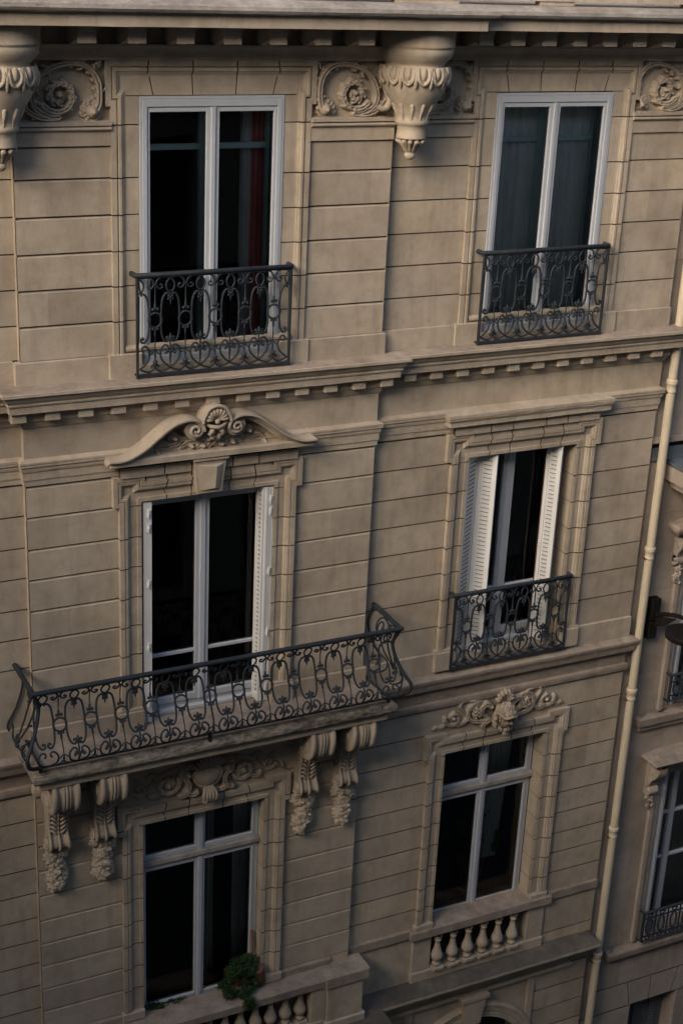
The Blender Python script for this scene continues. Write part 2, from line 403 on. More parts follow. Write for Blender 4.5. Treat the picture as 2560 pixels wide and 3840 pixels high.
# lower floor
courses(wl, 3.045, 3.90, JL, 0, 'rust', [[], [3.42], []]); courses(wl, 5.61, 6.48, JL, 0, 'rust', [[], [6.02], []])
courses(wl, -1.5, 3.045, JL[1:], YR, 'thin'); courses(wl, 6.48, 7.36, JLR, YR, 'thin', [[6.72], [7.02], []]); courses(wl, 9.09, XE, JLR, YR, 'thin', [[9.5], [9.3], []])
courses(wl, -1.5, 3.9, [-10.64, -11.4], YR, 'flat'); courses(wl, 3.045, 3.9, [-10.64, -11.4], 0, 'flat'); courses(wl, 5.61, 6.48, [-10.64, -11.42], 0.0, 'flat')
courses(wl, 6.48, 7.345, [-10.66, -11.42], YR, 'flat'); courses(wl, 9.13, XE, [-10.66, -11.26, -11.42], YR, 'thin')
# entresol below the lower cornice and base of the building down to the street
courses(wl, 6.6, 7.34, [-11.5, -12.6, -12.95, -13.3, -13.65], YR, 'thin'); courses(wl, 9.06, XE, [-11.82, -12.12, -12.42, -12.72, -13.02, -13.32, -13.65], YR, 'thin')
wl.box(-1.5, 6.6, .0, .3, -17, -11.55); wl.box(6.6, XE, .6, .9, -17, -12.9); wl.box(6.6, 7.34, YR+.013, .3, -17, -13.65); wl.box(9.06, XE, YR+.013, .3, -17, -13.65)
# jog returns of the projecting bay
for x, z1, z0 in ((3.05, -1.1, -3.58), (6.475, -1.1, -3.58), (3.05, -4.15, -4.7), (6.475, -4.15, -4.7), (3.055, -4.7, -7.09), (6.465, -4.7, -7.09), (3.045, -7.5, -11.4), (6.48, -7.5, -11.4), (3.02, -7.09, -7.3), (6.495, -7.09, -7.28)):
    wl.quad([(x, 0, z0), (x, YR+.02, z0), (x, YR+.02, z1), (x, 0, z1)], .75)
# right hand end of the facade
wl.quad([(XE, YR, -17), (XE, .4, -17), (XE, .4, -.6), (XE, YR, -.6)], .4)
# wall behind the top panels and frieze, and roof storey set back above the cornice
wl.quad([(-1.5, YR+.03, -1.8), (3.05, YR+.03, -1.8), (3.05, YR+.03, -.8), (-1.5, YR+.03, -.8)]); wl.quad([(3.05, .03, -1.8), (3.86, .03, -1.8), (3.86, .03, -.8), (3.05, .03, -.8)])
wl.quad([(5.655, .03, -1.8), (6.475, .03, -1.8), (6.475, .03, -.8), (5.655, .03, -.8)]); wl.quad([(6.475, YR+.03, -1.8), (7.34, YR+.03, -1.8), (7.34, YR+.03, -.8), (6.475, YR+.03, -.8)]); wl.quad([(9.12, YR+.03, -1.8), (XE, YR+.03, -1.8), (XE, YR+.03, -.8), (9.12, YR+.03, -.8)])
wl.quad([(3.86, .03, -1.2), (5.655, .03, -1.2), (5.655, .03, -.8), (3.86, .03, -.8)]); wl.quad([(7.34, YR+.03, -1.2), (9.12, YR+.03, -1.2), (9.12, YR+.03, -.8), (7.34, YR+.03, -.8)])
wl.box(-1.5, XE, .9, 1.2, -.6, 2.2)
wl.build('wall', 'stone', B)

PL = [(-1.5, YR), (XA, YR), (XA, 0), (XB, 0), (XB, YR), (XE, YR), (XE, .3)]
def mould(name, prof, mat='stone', path=PL, **k):
    m = MB(); moulding(m, path, prof, **k); return m.build(name, mat, B)
# crowning cornice
mould('cornice', [(.03, -.99), (.03, -.83), (.50, -.825), (.56, -.825), (.56, -.727), (.565, -.725), (.595, -.722)], 'carved', tone=.5)
mould('cornice_coping', [(.595, -.722), (.62, -.712), (.635, -.69), (.63, -.66), (.60, -.635), (.54, -.615), (.35, -.607), (-.85, -.59)], 'coping')
m = MB(); m.box(-1.5, 5.46*.967, -.45, -.36, -.612, -.40); m.box(-1.5, XE, -.46, -.35, -.575, -.40)
for a, b in ((6.19, 6.80), (7.62, 7.97), (9.2, 9.5)): m.box(a, b, -.45, -.36, -.612, -.575)
m.build('balustrade_base', 'stone', B)
mould('architrave', [(.0, -1.125), (.03, -1.12), (.034, -1.09), (.05, -1.085), (.052, -1.06), (.075, -1.03), (.11, -1.005), (.115, -.99), (.03, -.985)], 'stone')
# modillions under the cornice
mod = None
def modillion(xc, y, wd, proto=None):
    if proto:
        o = proto.copy(); col.objects.link(o); o.parent = B; o.location = (xc, y, 0); o.scale.x = wd/.145; return o
    m = MB(); h = .0725
    prof = [(.10, -.97), (.18, -.985), (.26, -.955), (.31, -.94), (.36, -.955), (.385, -.962), (.385, -.885), (.395, -.88), (.395, -.852)]
    for s in (-1, 1): m.quad([(s*h, -p, z) for p, z in prof]+[(s*h, 0, -.852), (s*h, 0, -.97)])
    m.grid([[(-h, -p, z), (h, -p, z)] for p, z in prof], .5, False)
    m.box(-h-.012, h+.012, -.40, 0, -.852, -.828)
    return m.build('modillion', 'carved', B)
m0 = modillion(0, 0, .145); m0.location = (3.56, 0, 0)
for k in range(1, 7): modillion(3.56+.4025*k, 0, .145, m0)
for k in range(7): modillion(7.19+.331*k, YR, .138, m0)
for x in (2.1, 2.5): modillion(x, YR, .138, m0)
# band and carved panel ledges of the top floor
for a, b, y in ((-1.5, 3.04, YR), (3.05, 3.855, 0), (5.655, 6.475, 0), (6.475, 7.335, YR), (9.125, XE, YR)):
    m = MB(); moulding(m, [(a, y), (b, y)], [(.0, -1.792), (.022, -1.792), (.022, -1.682), (.030, -1.675), (.048, -1.665), (.052, -1.655), (.046, -1.642), (.03, -1.638), (.03, -1.63), (.056, -1.628), (.056, -1.60), (-.03, -1.585)])
    m.build('panel_ledge', 'stone', B)
# string course between top and middle floor, with dentils
mould('string_course', [(.0, -4.165), (.012, -4.15), (.03, -4.10), (.045, -4.085), (.05, -4.06), (.05, -3.985), (.146, -3.98), (.147, -3.978), (.147, -3.918), (.158, -3.912), (.162, -3.90), (.158, -3.886), (.175, -3.865), (.19, -3.838), (.193, -3.828), (.214, -3.815), (.219, -3.813), (.219, -3.787), (.212, -3.783)], 'stone')
mould('string_course_top', [(.212, -3.783), (.12, -3.776), (-.03, -3.768)], 'slab')
d = MB(); d.bevbox(-.065, .065, -.112, .02, -4.07, -3.982, .004); d0 = d.build('dentil', 'stone', B); d0.location = (2.993, 0, 0)
for k in range(1, 24):
    x = 2.993+.2925*k; o = d0.copy(); col.objects.link(o); o.parent = B; o.location = (x, 0 if x < 6.6 else YR, 0)
for k in range(1, 5):
    o = d0.copy(); col.objects.link(o); o.parent = B; o.location = (2.993-.2925*k, YR, 0)
mould('frieze_band', [(.0, -4.69), (.010, -4.685), (.012, -4.63), (.02, -4.628), (.022, -4.552), (.03, -4.548), (.034, -4.53), (.034, -4.512), (.043, -4.505), (.046, -4.50), (.046, -4.48), (.05, -4.475), (.05, -4.458), (.045, -4.455), (.0, -4.435)], 'stone')
# string course between middle and lower floor (stops either side of the balcony)
SB = [(.004, -7.83), (.03, -7.80), (.035, -7.76), (.03, -7.73), (.004, -7.715), (.004, -7.545), (.07, -7.54), (.078, -7.50), (.082, -7.47), (.09, -7.465), (.095, -7.44), (.104, -7.435), (.105, -7.405), (.100, -7.40), (-.03, -7.345)]
for path in ([(-1.5, YR), (XA-.02, YR)], [(XB+.02, YR), (XE, YR), (XE, .3)]):
    mould('string_course', SB, 'slab', path)
mould('astragal', [(.003, -7.82), (.03, -7.80), (.035, -7.76), (.03, -7.73), (.003, -7.715)], 'stone', [(XA, YR), (XA, 0), (3.4, 0)])
# lower cornice
SC = [(.0, -11.88), (.02, -11.87), (.04, -11.85), (.045, -11.82), (.03, -11.80), (.0, -11.79), (.0, -11.64), (.06, -11.62), (.10, -11.58), (.16, -11.55), (.20, -11.52), (.24, -11.50), (.262, -11.47), (.262, -11.43)]
for path in ([(XB+.1, YR), (9.61, YR), (9.61, .3)],):
    mould('lower_cornice', SC, 'stone', path); mould('lower_cornice_top', [(.262, -11.43), (.25, -11.425), (-.03, -11.395)], 'ledge_dark', path)
mould('lower_cornice', [(a+.0, b) for a, b in SC], 'stone', [(XA, .3), (XA, -.32), (6.6, -.32), (6.6, .3)]); mould('lower_cornice_top', [(.262, -11.43), (.25, -11.425), (-.6, -11.4)], 'ledge_dark', [(XA, .3), (XA, -.32), (6.6, -.32), (6.6, .3)])

def pblock(mb, pts, yf, dep=.014, ins=.0042, tone=None):      # convex block face with recessed joint all round, pts (x,z)
    c = sum((Vector(p) for p in pts), Vector((0, 0)))/len(pts); tn = .5+(rt()-.5)*.6 if tone is None else tone
    F = [Vector(p)+(c-Vector(p)).normalized()*ins*1.3 for p in pts]
    mb.quad([(p.x, yf, p.y) for p in F], tn)
    for i in range(len(pts)):
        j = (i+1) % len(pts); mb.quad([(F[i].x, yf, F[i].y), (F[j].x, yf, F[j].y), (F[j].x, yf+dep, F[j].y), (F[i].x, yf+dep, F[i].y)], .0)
def legs(mb, cx, yf, xi, xo, joints, z0, z1, reveal):         # flat legs with joints and stone reveals
    J = [z1]+[z for z in joints if z0+.03 < z < z1-.03]+[z0]
    for s in (-1, 1):
        for a, b in zip(J, J[1:]):
            xs = sorted((cx+s*xi, cx+s*xo)); pblock(mb, [(xs[0], b), (xs[1], b), (xs[1], a), (xs[0], a)], yf)
            x = cx+s*xi; tn = .5+(rt()-.5)*.6
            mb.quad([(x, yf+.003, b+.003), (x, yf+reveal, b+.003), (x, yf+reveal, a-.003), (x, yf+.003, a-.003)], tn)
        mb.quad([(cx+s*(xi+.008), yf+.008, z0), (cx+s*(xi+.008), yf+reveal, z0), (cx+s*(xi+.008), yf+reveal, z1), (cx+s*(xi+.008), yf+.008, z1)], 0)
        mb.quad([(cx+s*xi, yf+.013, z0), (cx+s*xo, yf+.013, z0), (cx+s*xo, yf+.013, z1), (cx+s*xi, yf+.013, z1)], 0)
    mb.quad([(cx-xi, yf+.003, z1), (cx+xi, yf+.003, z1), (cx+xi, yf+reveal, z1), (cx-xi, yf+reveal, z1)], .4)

# ---------------------------------------------------------------- window surrounds
def surround_top(cx, yw, dz):
    m = MB()
    P = [(-.898, -3.56), (-.898, -1.48), (-.94, -1.48), (-.94, -1.118), (.94, -1.118), (.94, -1.48), (.898, -1.48), (.898, -3.56)]
    prof = [(0, -.02), (0, .028), (.046, .028), (.050, .010), (.057, .010), (.063, .034), (.085, .034), (.098, .020), (.108, .018), (.112, .008), (.13, .004), (.135, -.01)]
    vj = [(cx-.575, .12), (cx-.19, .04), (cx+.20, -.04), (cx+.58, -.12)]
    zj = [z+dz for z in (-1.63, -2.06, -2.365, -2.67, -2.97, -3.275)]
    frame(m, [(cx+x, z) for x, z in P], prof, yw, zj, vj, .011)
    frame(m, [(cx+.77, -3.54), (cx-.79, -3.54)], [(0, -.02), (0, .034), (.02, .034), (.035, .018), (.05, .0)], yw)
    legs(m, cx, yw-.004, .653, .815, zj, -3.56, -1.40, .02)
    xs = [(-.83, -.83), (-.531, -.575), (-.185, -.195), (.2, .21), (.54, .585), (.83, .83)]
    for (a, b), (c, d_) in zip(xs, xs[1:]): pblock(m, [(cx+a, -1.40), (cx+c, -1.40), (cx+d_, -1.20), (cx+b, -1.20)], yw-.004)
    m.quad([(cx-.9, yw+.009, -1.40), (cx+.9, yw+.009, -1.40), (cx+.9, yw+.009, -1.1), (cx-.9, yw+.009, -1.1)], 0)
    m.build('window_surround', 'stone', B)
    for s in (-1, 1):
        b = MB(); xs = sorted((cx+s*.645, cx+s*.945)); b.bevbox(xs[0], xs[1], yw-.05, yw+.05, -3.80, -3.56, .006); b.build('surround_base', 'stone', B)
surround_top(CL, 0, 0); surround_top(CR, YR, -.008)

def surround_mid(cx, yw, zb, jt, ztop, key):
    m = MB(); e = .926; l = .868
    P = [(-l, zb), (-l, -4.98), (-e, -4.98), (-e, -4.695), (-.63, -4.695), (-.63, -4.755), (.63, -4.755), (.63, -4.695), (e, -4.695), (e, -4.98), (l, -4.98), (l, zb)]
    prof = [(0, -.02), (0, .052), (.040, .052), (.043, .040), (.050, .040), (.054, .048), (.075, .045), (.080, .034), (.088, .034), (.10, .022), (.105, .012), (.112, -.01)]
    vj = [(cx-.41, .22), (cx-.175, .06), (cx+.20, -.06), (cx+.44, -.22)]
    frame(m, [(cx+x, z) for x, z in P], prof, yw, jt, vj, .011)
    legs(m, cx, yw-.012, .655, .80, jt, zb, ztop, .30)
    xs = [(-.80, -.80), (-.405, -.45), (-.165, -.18), (.19, .205), (.432, .48), (.80, .80)]
    for (a, b), (c, d_) in zip(xs, xs[1:]): pblock(m, [(cx+a, ztop), (cx+c, ztop), (cx+d_, -4.84), (cx+b, -4.84)], yw-.012)
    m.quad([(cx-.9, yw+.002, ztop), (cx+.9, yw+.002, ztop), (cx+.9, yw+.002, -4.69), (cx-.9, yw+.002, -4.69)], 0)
    for s in (-1, 1):
        xs = sorted((cx+s*.70, cx+s*.835)); m.quad([(xs[0], yw-.009, -4.99), (xs[1], yw-.009, -4.99), (xs[1], yw-.009, -4.77), (xs[0], yw-.009, -4.77)])
    # inner bead round the opening
    frame(m, [(cx-.70, zb), (cx-.70, ztop+.045), (cx+.70, ztop+.045), (cx+.70, zb)], [(0, .0), (.008, .022), (.045, .022), (.045, .0)], yw, jt, vj, .011)
    # frieze above the lintel
    for (a, c) in ((-.62, -.42), (-.42, -.18), (-.18, .20), (.20, .44), (.44, .62)): pblock(m, [(cx+a, -4.755), (cx+c, -4.755), (cx+c, -4.70), (cx+a, -4.70)], yw-.04)
    for (a, c) in ((-.87, -.45), (-.45, -.19), (-.19, .21), (.21, .47), (.47, .87)): pblock(m, [(cx+a, -4.70), (cx+c, -4.70), (cx+c, -4.60), (cx+a, -4.60)], yw-.07, .08)
    m.build('window_surround', 'stone', B)
    for s in (-1, 1):
        b = MB(); xs = sorted((cx+s*.655, cx+s*.905)); b.bevbox(xs[0], xs[1], yw-.075, yw+.05, zb-.22, zb, .006); b.box(xs[0]+.002, xs[1]-.002, yw-.06, yw+.05, zb, zb+.02); x = cx+s*.655; b.quad([(x, yw+.05, zb-.3), (x, yw+.4, zb-.3), (x, yw+.4, zb), (x, yw+.05, zb)], .5); b.build('surround_base', 'stone', B)
surround_mid(CL, 0, -7.07, JM, -4.955, True); surround_mid(CR, YR, -7.11, JMR, -4.965, False)
# keystone over the balcony door
k = MB(); a0, a1, b0, b1 = 4.575, 4.885, 4.60, 4.855
zt, zb = -4.585, -4.905
F = [(4.567, -.13, zt), (4.873, -.13, zt), (4.838, -.13, zb), (4.598, -.13, zb)]
k.quad(F); k.quad([(4.567, 0, zt), F[0], F[3], (4.598, 0, zb)], .9); k.quad([F[1], (4.873, 0, zt), (4.838, 0, zb), F[2]], .2); k.quad([F[3], F[2], (4.838, 0, zb), (4.598, 0, zb)], .3)  # cheeks toned as if lit from the left: right and underside darker
G = [(4.597, -.135, zt-.045), (4.843, -.135, zt-.045), (4.812, -.135, zb+.03), (4.622, -.135, zb+.03)]
c1, c2 = (4.770, -.170, zt-.06), (4.755, -.170, zb+.055)
k.quad([G[0], G[1], c1]); k.quad([G[1], G[2], c2, c1]); k.quad([G[2], G[3], c2]); k.quad([G[3], G[0], c1, c2])
for i in range(4): j = (i+1) % 4; k.quad([(G[i][0], -.128, G[i][2]), (G[j][0], -.128, G[j][2]), G[j], G[i]])
k.box(4.55, 4.89, -.15, 0, zt, zt+.02)
k.build('keystone', 'carved', B)

def surround_low(cx, yw, jt, zb, ztop):
    m = MB(); e = .925; l = .872
    P = [(-l, zb), (-l, -8.45), (-e, -8.45), (-e, -8.13), (-.66, -8.13), (-.66, -8.19), (.66, -8.19), (.66, -8.13), (e, -8.13), (e, -8.45), (l, -8.45), (l, zb)]
    prof = [(0, -.02), (0, .048), (.040, .048), (.043, .038), (.050, .038), (.054, .045), (.075, .042), (.080, .032), (.088, .032), (.10, .020), (.105, .010), (.112, -.01)]
    vj = [(cx-.42, .2), (cx-.175, .05), (cx+.19, -.05), (cx+.46, -.2)]
    frame(m, [(cx+x, z) for x, z in P], prof, yw, jt, vj, .011)
    legs(m, cx, yw-.010, .655, .80, jt, zb, ztop, .20)
    xs = [(-.80, -.80), (-.42, -.45), (-.17, -.18), (.19, .2), (.43, .47), (.80, .80)]
    for (a, b), (c, d_) in zip(xs, xs[1:]): pblock(m, [(cx+a, ztop), (cx+c, ztop), (cx+d_, -8.27), (cx+b, -8.27)], yw-.010)
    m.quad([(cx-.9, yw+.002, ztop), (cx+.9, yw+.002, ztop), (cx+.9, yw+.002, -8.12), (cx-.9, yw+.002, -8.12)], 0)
    for s in (-1, 1):
        xs = sorted((cx+s*.70, cx+s*.835)); m.quad([(xs[0], yw-.008, -8.46), (xs[1], yw-.008, -8.46), (xs[1], yw-.008, -8.21), (xs[0], yw-.008, -8.21)])
    frame(m, [(cx-.70, zb), (cx-.70, ztop+.045), (cx+.70, ztop+.045), (cx+.70, zb)], [(0, .0), (.008, .020), (.045, .020), (.045, .0)], yw, jt, vj, .011)
    m.build('window_surround', 'stone', B)
    for s in (-1, 1):
        b = MB(); xs = sorted((cx+s*.655, cx+s*.895)); b.bevbox(xs[0], xs[1], yw-.06, yw+.05, zb-.10, zb, .006)
        x = cx+s*.655; b.quad([(x, yw+.05, zb-.8), (x, yw+.3, zb-.8), (x, yw+.3, zb), (x, yw+.05, zb)], .5); b.build('surround_base', 'stone', B)
surround_low(CL, 0, JL, -10.62, -8.385); surround_low(CR, YR, JLR, -10.60, -8.40)
# wall field above the lower windows
for cx, y in ((CL, 0), (CR, YR)):
    m = MB(); courses(m, cx-.9, cx+.9, [-8.21, -7.5], y, 'flat', [[cx-.25, cx+.3]]); m.build('frieze_panel', 'stone', B)

# ---------------------------------------------------------------- window hoods
def swept(mb, path, prof, y0, tone=.5):       # prof: (offset up, p) polygon strip along 2D curve in the wall plane
    n = len(path); rows = []
    for i in range(n):
        a = Vector(path[max(i-1, 0)]); b = Vector(path[min(i+1, n-1)]); d = (b-a).normalized(); nn = Vector((-d.y, d.x)); c = Vector(path[i])
        rows.append([((c+nn*o).x, y0-p, (c+nn*o).y) for o, p in prof])
    mb.grid(rows, tone, False)
    for r in (rows[0], rows[-1]): mb.quad(r, tone)
m = MB()
moulding(m, [(3.93, .08), (3.93, 0), (5.58, 0), (5.58, .08)], [(.0, -4.60), (.03, -4.60), (.04, -4.575), (.155, -4.556), (.158, -4.553), (.158, -4.503), (.14, -4.495), (.0, -4.48)])
m.build('pediment_cornice', 'carved', B)
neck = [(-.997, -4.478), (-.915, -4.482), (-.833, -4.470), (-.75, -4.435), (-.668, -4.388), (-.598, -4.334), (-.529, -4.281), (-.459, -4.230), (-.39, -4.192), (-.305, -4.169), (-.235, -4.166), (-.164, -4.189), (-.122, -4.235), (-.108, -4.285)]
for s in (-1, 1):
    c = [(CL-s*.0+(x if s < 0 else -x), z) for x, z in neck]
    c2 = [(p.x, p.y) for p in catmull([(x, z) for x, z in c], 5)]
    sg = 1 if s < 0 else -1
    m = MB()
    swept(m, c2, [(sg*.006, -.02), (0, .205), (sg*-.013, .205), (sg*-.014, .186), (sg*-.018, .186), (sg*-.030, .176), (sg*-.031, .158), (sg*-.035, .158), (sg*-.048, .146), (sg*-.049, .128), (sg*-.072, .120), (sg*-.073, .02)], 0)
    vx, vz = CL+s*.195, -4.275
    sp = spiral(vx, vz, .078, .012, R(90) if s < 0 else R(90), R(90-620) if s < 0 else R(90+620), 60)
    m.tube([(x, -.165-.03*i/60, z) for i, (x, z) in enumerate(sp)], [.022-.010*i/60 for i in range(61)], 7)
    # disc behind the volute
    rr0 = [(vx+.095*math.cos(2*math.pi*q/20), -.155, vz+.095*math.sin(2*math.pi*q/20)) for q in range(20)]
    m.quad(rr0); m.grid([rr0, [(x, 0, z) for x, y, z in rr0]], .5, True, True)
    m.build('pediment_volute', 'carved', B)
it = []
for s in (-1, 1):
    for pts, w0, w1, h in (([(.05, -4.43), (.12, -4.44), (.2, -4.42), (.27, -4.45), (.30, -4.49)], .035, .02, .10), ([(.1, -4.38), (.2, -4.40), (.3, -4.38), (.36, -4.33), (.40, -4.36), (.38, -4.40), (.35, -4.385)], .03, .015, .08),
                           ([(.3, -4.42), (.38, -4.44), (.45, -4.42), (.50, -4.44), (.53, -4.48), (.50, -4.495)], .03, .02, .08), ([(.40, -4.45), (.46, -4.47), (.42, -4.49), (.34, -4.49)], .03, .02, .06),
                           ([(.02, -4.45), (.06, -4.49), (.11, -4.50)], .03, .02, .12), ([(.12, -4.45), (.17, -4.49), (.22, -4.50)], .028, .018, .11), ([(.03, -4.36), (.09, -4.38), (.13, -4.43)], .04, .025, .12)):
        it.append(('s', [(CL+s*x, z) for x, z in pts], w0, w1, h, True))
    for x, z, r in ((.045, -4.40, .05), (.09, -4.46, .035), (.36, -4.365, .03), (.2, -4.455, .03), (.52, -4.485, .022)): it.append(('b', CL+s*x, z, r, r*.8, 0, .13))
m = MB(); hf(m, CL-.6, CL+.6, -4.52, -4.30, .008, it, 0, eps=.003); m.build('pediment_foliage', 'carved', B)
# shell at the head of the pediment
m = MB()
for k in range(9):
    a = R(8+164*k/8); ca, sa = math.cos(a), math.sin(a)
    m.tube([(CL+q*ca, -d_, -4.20+q*sa*1.05) for q, d_ in ((.02, .17), (.055, .195), (.09, .20), (.115, .17), (.12, .12))], [.008, .013, .0185, .017, .006], 7)
m.tube([(CL+.128*math.cos(a)*(1+.04*math.cos(6*a)), -.20, -4.198+.138*math.sin(a)) for a in [R(-5+190*k/30) for k in range(31)]], .017, 7)
m.grid([[(CL+.13*math.cos(a), -y, -4.198+.14*math.sin(a)) for a in [R(-5+190*k/20) for k in range(21)]] for y in (.0, .12, .19)]); m.quad([(CL+.13*math.cos(a), -.13, -4.198+.14*math.sin(a)) for a in [R(-5+190*k/20) for k in range(21)]], .13)
m.ball((CL, -.205, -4.205), .026, 10, 8, (1, .7, 1))
m.tube([(CL-.11, -.16, -4.225), (CL-.06, -.19, -4.25), (CL, -.2, -4.262), (CL+.06, -.19, -4.25), (CL+.11, -.16, -4.225)], [.012, .02, .022, .02, .012], 7)
for s in (-1, 1):
    m.tube([(CL+s*.01, -.17, -4.275), (CL+s*.045, -.185, -4.295), (CL+s*.065, -.18, -4.325), (CL+s*.05, -.17, -4.345)], [.015, .024, .022, .010], 7)
    m.ball((CL+s*.03, -.16, -4.36), .026, 8, 6, (1, .7, 1.2))
m.tube([(CL, -.1, -4.13), (CL, -.16, -4.12), (CL, -.19, -4.14)], [.04, .035, .02], 8)
m.build('pediment_shell', 'carved', B)
# straight hood over the right window of the middle floor
m = MB(); moulding(m, [(7.395, .2), (7.395, YR), (9.075, YR), (9.075, .2)], [(.0, -4.66), (.03, -4.655), (.035, -4.63), (.085, -4.60), (.118, -4.592), (.120, -4.59), (.120, -4.545), (.125, -4.54), (.130, -4.525), (.138, -4.52), (.14, -4.50), (.146, -4.495), (.146, -4.462), (.138, -4.458), (.0, -4.43)], step=.11, jitter=.002)
m.build('window_hood', 'stone', B)

# ---------------------------------------------------------------- balcony slab, consoles, garlands
SLX0, SLX1 = 3.42, 6.09
sp_ = [(SLX0, .1), (SLX0, 0), (SLX1, 0), (SLX1, .1)]
m = MB(); moulding(m, sp_, [(.40, -7.272), (.49, -7.275), (.515, -7.29), (.525, -7.32), (.522, -7.355), (.50, -7.385), (.47, -7.395), (.455, -7.40)], step=.05, jitter=.003)
m.build('balcony_slab_edge', 'lichen', B)
m = MB(); m.quad([(SLX0-.45, -.45, -7.271), (SLX1+.45, -.45, -7.271), (SLX1+.45, .08, -7.262), (SLX0-.45, .08, -7.262)])
m.quad([(4.1, -.02, -7.268), (5.41, -.02, -7.268), (5.41, .4, -7.262), (4.1, .4, -7.262)])
m.build('balcony_floor', 'slab', B)
m = MB(); moulding(m, sp_, [(.455, -7.40), (.45, -7.41), (.45, -7.475), (.44, -7.49), (.02, -7.492)], step=.3); m.build('balcony_slab', 'stone', B)
def console():
    """scrolled bracket, width along x centred on 0, wall at y=0, z relative to 0 at its top"""
    m = MB(); ctrl = [(.36, 0), (.43, -.015), (.455, -.08), (.45, -.17), (.42, -.26), (.36, -.32), (.29, -.345), (.235, -.35)]
    up = [(p.x, p.y) for p in catmull(ctrl, 4)]
    lo = [(p.x, p.y) for p in catmull([(.165, -.35), (.16, -.42), (.135, -.52), (.12, -.62), (.125, -.70), (.155, -.76), (.175, -.81), (.165, -.86), (.12, -.885), (.05, -.89)], 4)]
    def sheet(pts, w0, w1, amp, prof_n, start=0):
        rows = []; n = len(pts)
        for i in range(n):
            a = Vector(pts[max(i-1, 0)]); b = Vector(pts[min(i+1, n-1)]); d = (b-a).normalized(); nn = Vector((-d.y, d.x))
            if nn.x < 0 and abs(nn.x) > abs(nn.y): nn = -nn
            if nn.x < 0: nn = -nn
            wd = w0+(w1-w0)*(max(0, i/(n-1)-.55)/.45)
            rows.append([(-wd/2+wd*s, -(pts[i][0]+nn.x*amp*h), pts[i][1]+nn.y*amp*h) for s, h in prof_n])
        m.grid(rows, .5, True)
        L = [(-((w0 if i/(n-1) < .55 else w0+(w1-w0)*(i/(n-1)-.55)/.45))/2, -p, z) for i, (p, z) in enumerate(pts)]
        for sgn in (1, -1):
            Q = [(x*sgn, y, z) for x, y, z in L]
            m.grid([Q, [(x, 0, z) for x, y, z in Q]], .5, False)
    flute = [(0, 0), (.02, 1), (.15, 1), (.17, .3), (.22, -.3), (.28, -.9), (.34, -.6), (.40, .7), (.43, .6), (.45, -.4), (.47, .5), (.52, .8), (.56, .5), (.58, -.5), (.62, .6), (.66, .3), (.72, -.7), (.78, -.8), (.83, .2), (.85, 1), (.98, 1), (1, 0)]
    sheet(up, .262, .262, .016, flute)
    m.quad([(-.131, -.235, -.35), (.131, -.235, -.35), (.1, 0, -.36), (-.1, 0, -.36)], .3)
    fl2 = [(0, 0), (.06, 1), (.12, .9), (.16, -.6), (.3, -.8), (.40, -.2), (.44, -.8), (.46, 1.2), (.5, 1.5), (.54, 1.2), (.56, -.8), (.60, -.2), (.7, -.8), (.84, -.6), (.88, .9), (.94, 1), (1, 0)]
    sheet(lo, .20, .25, .014, fl2)
    for s in (-1, 1):                                  # volutes on the cheeks
        sp = spiral(-.27, -.19, .135, .03, R(80), R(80-560), 40)
        m.tube([(s*.131, y, z) for y, z in sp], [.016-.007*i/40 for i in range(41)], 5)
        sp = spiral(-.125, -.80, .05, .012, R(200), R(200+400), 20)
        if s < 0: m.tube([(s*.125, y, z) for y, z in sp], .009, 5); m.ball((s*.11, -.115, -.80), .055, 8, 6, (.35, 1, 1.1))
        for k in range(6):                             # leafage on the shaft
            z = -.40-.05*k
            m.tube([(s*.02, -.155+.004*k, z-.05), (s*.045, -.165+.005*k, z-.03), (s*.068, -.16+.005*k, z-.005), (s*.085, -.15+.005*k, z-.02)], [.012, .015, .013, .006], 5)
    for k in range(5): m.ball((-.06+.03*k, -.20, -.365), .02, 6, 5)
    return m
c0 = console().build('console', 'carved', B); c0.location = (3.22, 0, -7.485)
for x in (3.675, 5.835, 6.29):
    o = c0.copy(); col.objects.link(o); o.parent = B; o.location = (x, 0, -7.485)
def garland(seed):
    q = random.Random(seed); m = MB()
    for k in range(36):
        t = k/35; z = -.02-.42*t; w = .10*(1-.25*t)*(1+.25*math.sin(t*9)); a = q.uniform(-1.2, 1.2)
        leaf3d(m, (w*math.sin(a*1.2), -.03-.06*math.cos(a), z+q.uniform(-.015, .015)), q.uniform(.045, .068), rotm(q.uniform(-.5, .3), q.uniform(0, 6.28), a*.8+q.uniform(-.3, .3)), 5, .32, q.uniform(.35, .65))
    for k in range(9): m.ball((q.uniform(-.04, .06), -.10, -.05-.38*q.random()), q.uniform(.014, .024), 7, 5)
    m.tube([(0, -.02, 0), (0, -.05, -.2), (0, -.02, -.43)], [.06, .06, .03], 8)
    return m
for i, x in enumerate((3.22, 3.675, 5.835, 6.29)):
    o = garland(20+i).build('garland', 'carved', B); o.location = (x+.0, 0, -8.385)

